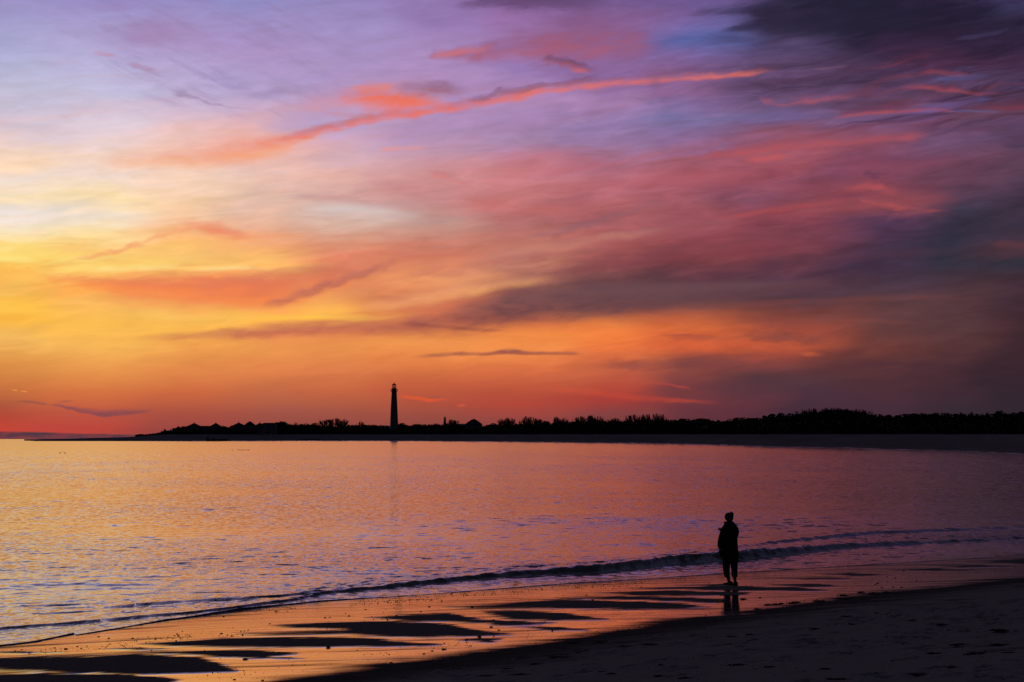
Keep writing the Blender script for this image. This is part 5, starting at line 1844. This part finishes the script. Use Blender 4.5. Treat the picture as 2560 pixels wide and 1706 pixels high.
peb = tr([(905,708,8), (1000,722,9), (1218,722,9), (605,820,12), (710,797,8), (490,812,5), (200,826,6), (140,835,5), (380,832,5), (973,803,6), (1090,765,4), (1640,700,9), (1675,657,5), (2055,522,9), (2035,680,10), (2130,700,8), (2258,915,11), (2155,1103,11), (1425,728,8), (2025,910,5)], 0, 1400, 3.677)
peb += tr([(250,706,7), (715,656,8), (755,653,7), (915,642,9), (1055,587,7), (1590,565,9), (1950,567,11), (1335,632,6), (1520,605,7), (2130,675,10), (2110,735,12), (2175,760,9), (2010,815,14), (1905,843,15), (1615,935,10), (1270,1034,12), (190,1182,10), (740,904,15), (470,953,8), (1545,960,10)], 600, 1350, 3.361)
peb += tr([(1140,727,9), (1680,660,9), (1700,680,8), (1750,678,8), (1790,678,9), (1605,700,9), (1720,705,8), (1520,715,9), (1290,748,10), (1400,735,6), (890,808,6), (185,876,7), (370,735,7), (140,690,6), (235,715,5), (2010,600,5), (1178,662,4), (905,658,5), (1030,745,6)], 1280, 1100, 1.838)


def where(u, v):
    """A landmark for a pebble's label."""
    if u < 330:
        return 'dark pebble on shining sand above the big bank at the lower left', 'pebbles at the lower left'
    if u < 700:
        return 'dark pebble on the orange wet sand between the lower left banks and the swash', 'pebbles left of the middle'
    if u < 1180:
        return 'dark pebble among the banks in the middle of the wet sand', 'pebbles among the middle banks'
    if u < 1700:
        return 'dark pebble on wet sand left of the standing person', 'pebbles left of the person'
    return 'dark pebble on dim wet sand right of the standing person', 'pebbles right of the person'


for u, v, w in peb:
    lab, g = where(u, v)
    place('pebble', random.choice(PEB), u, v, w * .8, w * .25, lab, 'pebble', g)
for u, v, w, lab in ((600 + 1712 / 3.361, 1350 + 922 / 3.361, 18, 'dark flat scrap of weed alone near the dry sand, below the banks'),
                     (600 + 45 / 3.361, 1350 + 1003 / 3.361, 15, 'dark clump of weed at the tip of a thin bank, lower left of the middle'),
                     (1280 + 1062 / 1.838, 1100 + 733 / 1.838, 22, 'two-lobed dark weed clump just right of the person\'s reflection')):
    place('weed_clump', random.choice(WEED), u, v, w, 10, lab, 'seaweed', None)
for a, b, w in ((205, 246, 34), (268, 242, 26), (312, 236, 20), (405, 232, 26), (442, 224, 26), (620, 216, 26), (660, 216, 20), (800, 192, 24), (842, 166, 30), (980, 142, 24), (1086, 148, 32), (1200, 140, 20), (110, 282, 22), (870, 200, 24)):
    place('weed_clump', random.choice(WEED), 1860 + a / 3.361, 1440 + b / 3.361, w, 9, 'dark weed clump where wet sand meets dry, right of the person', 'seaweed', 'weed along the tide line')
for a, b, w in ((870, 362, 36), (890, 410, 36), (980, 370, 26), (432, 600, 44), (750, 490, 42), (590, 470, 30), (2130, 470, 50), (1810, 580, 52), (2140, 582, 52), (1960, 655, 56), (1720, 760, 46), (1400, 842, 56), (800, 872, 60), (1090, 824, 30), (55, 497, 22), (1660, 420, 34), (1430, 380, 40), (1110, 318, 16), (1310, 715, 30), (1590, 655, 44), (220, 770, 30), (680, 785, 32), (2230, 650, 40), (1820, 830, 24)):
    place('weed_clump', random.choice(WEED), 1860 + a / 3.361, 1440 + b / 3.361, w * 1.25, 10, 'dark scrap of weed on the dry sand at the lower right', 'seaweed', 'weed on the dry sand at the right')
for a, b, w in ((920, 165, 36), (1140, 158, 30), (1340, 192, 30), (1580, 176, 44), (1000, 256, 60), (780, 284, 50), (610, 342, 44), (370, 382, 34), (2050, 126, 26), (2240, 110, 30), (2240, 177, 30), (920, 440, 26), (1150, 408, 24), (1250, 422, 20), (1650, 348, 14), (2320, 347, 40), (1640, 440, 30), (1850, 458, 44), (460, 430, 50), (200, 440, 46)):
    place('weed_clump', random.choice(WEED), 1160 + a / 3.361, 1560 + b / 3.361, w * 1.25, 9, 'dark scrap of weed on the dry sand below the person', 'seaweed', 'weed on the dry sand in the middle')


def build_grit():
    """Shell grit and crumbs strewn in bands over the wet sand."""
    r = np.random.default_rng(9)
    trails = [((60, 1632), (330, 1612), 60, 4), ((380, 1600), (640, 1580), 70, 4), ((330, 1606), (480, 1590), 40, 4), ((760, 1575), (1000, 1545), 60, 6), ((620, 1532), (790, 1512), 60, 5), ((880, 1512), (1100, 1498), 90, 3), ((900, 1500), (1240, 1482), 80, 3), ((1090, 1494), (1330, 1476), 70, 3),
              ((1280, 1478), (1620, 1456), 90, 4), ((1500, 1470), (1760, 1450), 40, 4), ((900, 1640), (1200, 1610), 50, 5), ((1020, 1656), (1420, 1600), 80, 4), ((1450, 1590), (1800, 1540), 60, 3), ((1760, 1560), (2010, 1512), 160, 5), ((2010, 1510), (2260, 1478), 110, 4), ((1850, 1470), (2300, 1450), 40, 6), ((2150, 1440), (2480, 1425), 30, 4), ((500, 1690), (760, 1672), 40, 8),
              ((1300, 1660), (2500, 1560), 240, 40), ((1700, 1680), (2540, 1640), 200, 30), ((900, 1690), (1500, 1650), 120, 14), ((100, 1660), (1500, 1520), 120, 40)]
    v, f = [], []
    for (u0, v0), (u1, v1), n, sp in trails:
        for _ in range(n):
            t = r.uniform()
            u, w = u0 + (u1 - u0) * t + r.normal(0, 8), v0 + (v1 - v0) * t + r.normal(0, sp)
            if w > 1705:
                continue
            x, y, z = on_sand(u, w)
            s = y / F * abs(r.normal(.95, .45)) + .003
            a = r.uniform(0, 3)
            b = len(v)
            v += [(x - s * 1.3, y, z - .004), (x, y - s, z - .004), (x + s * 1.3, y + s * .2, z - .004), (x, y + s, z - .004), (x + s * .2, y, z + s * .9)]
            f += [(b, b + 1, b + 4), (b + 1, b + 2, b + 4), (b + 2, b + 3, b + 4), (b + 3, b, b + 4)]
    tag(from_arrays('shell_grit', v, f, M_PEB), 'tiny dark crumbs of shell and weed strewn in bands over the beach', 'grit', kind='stuff')


build_grit()
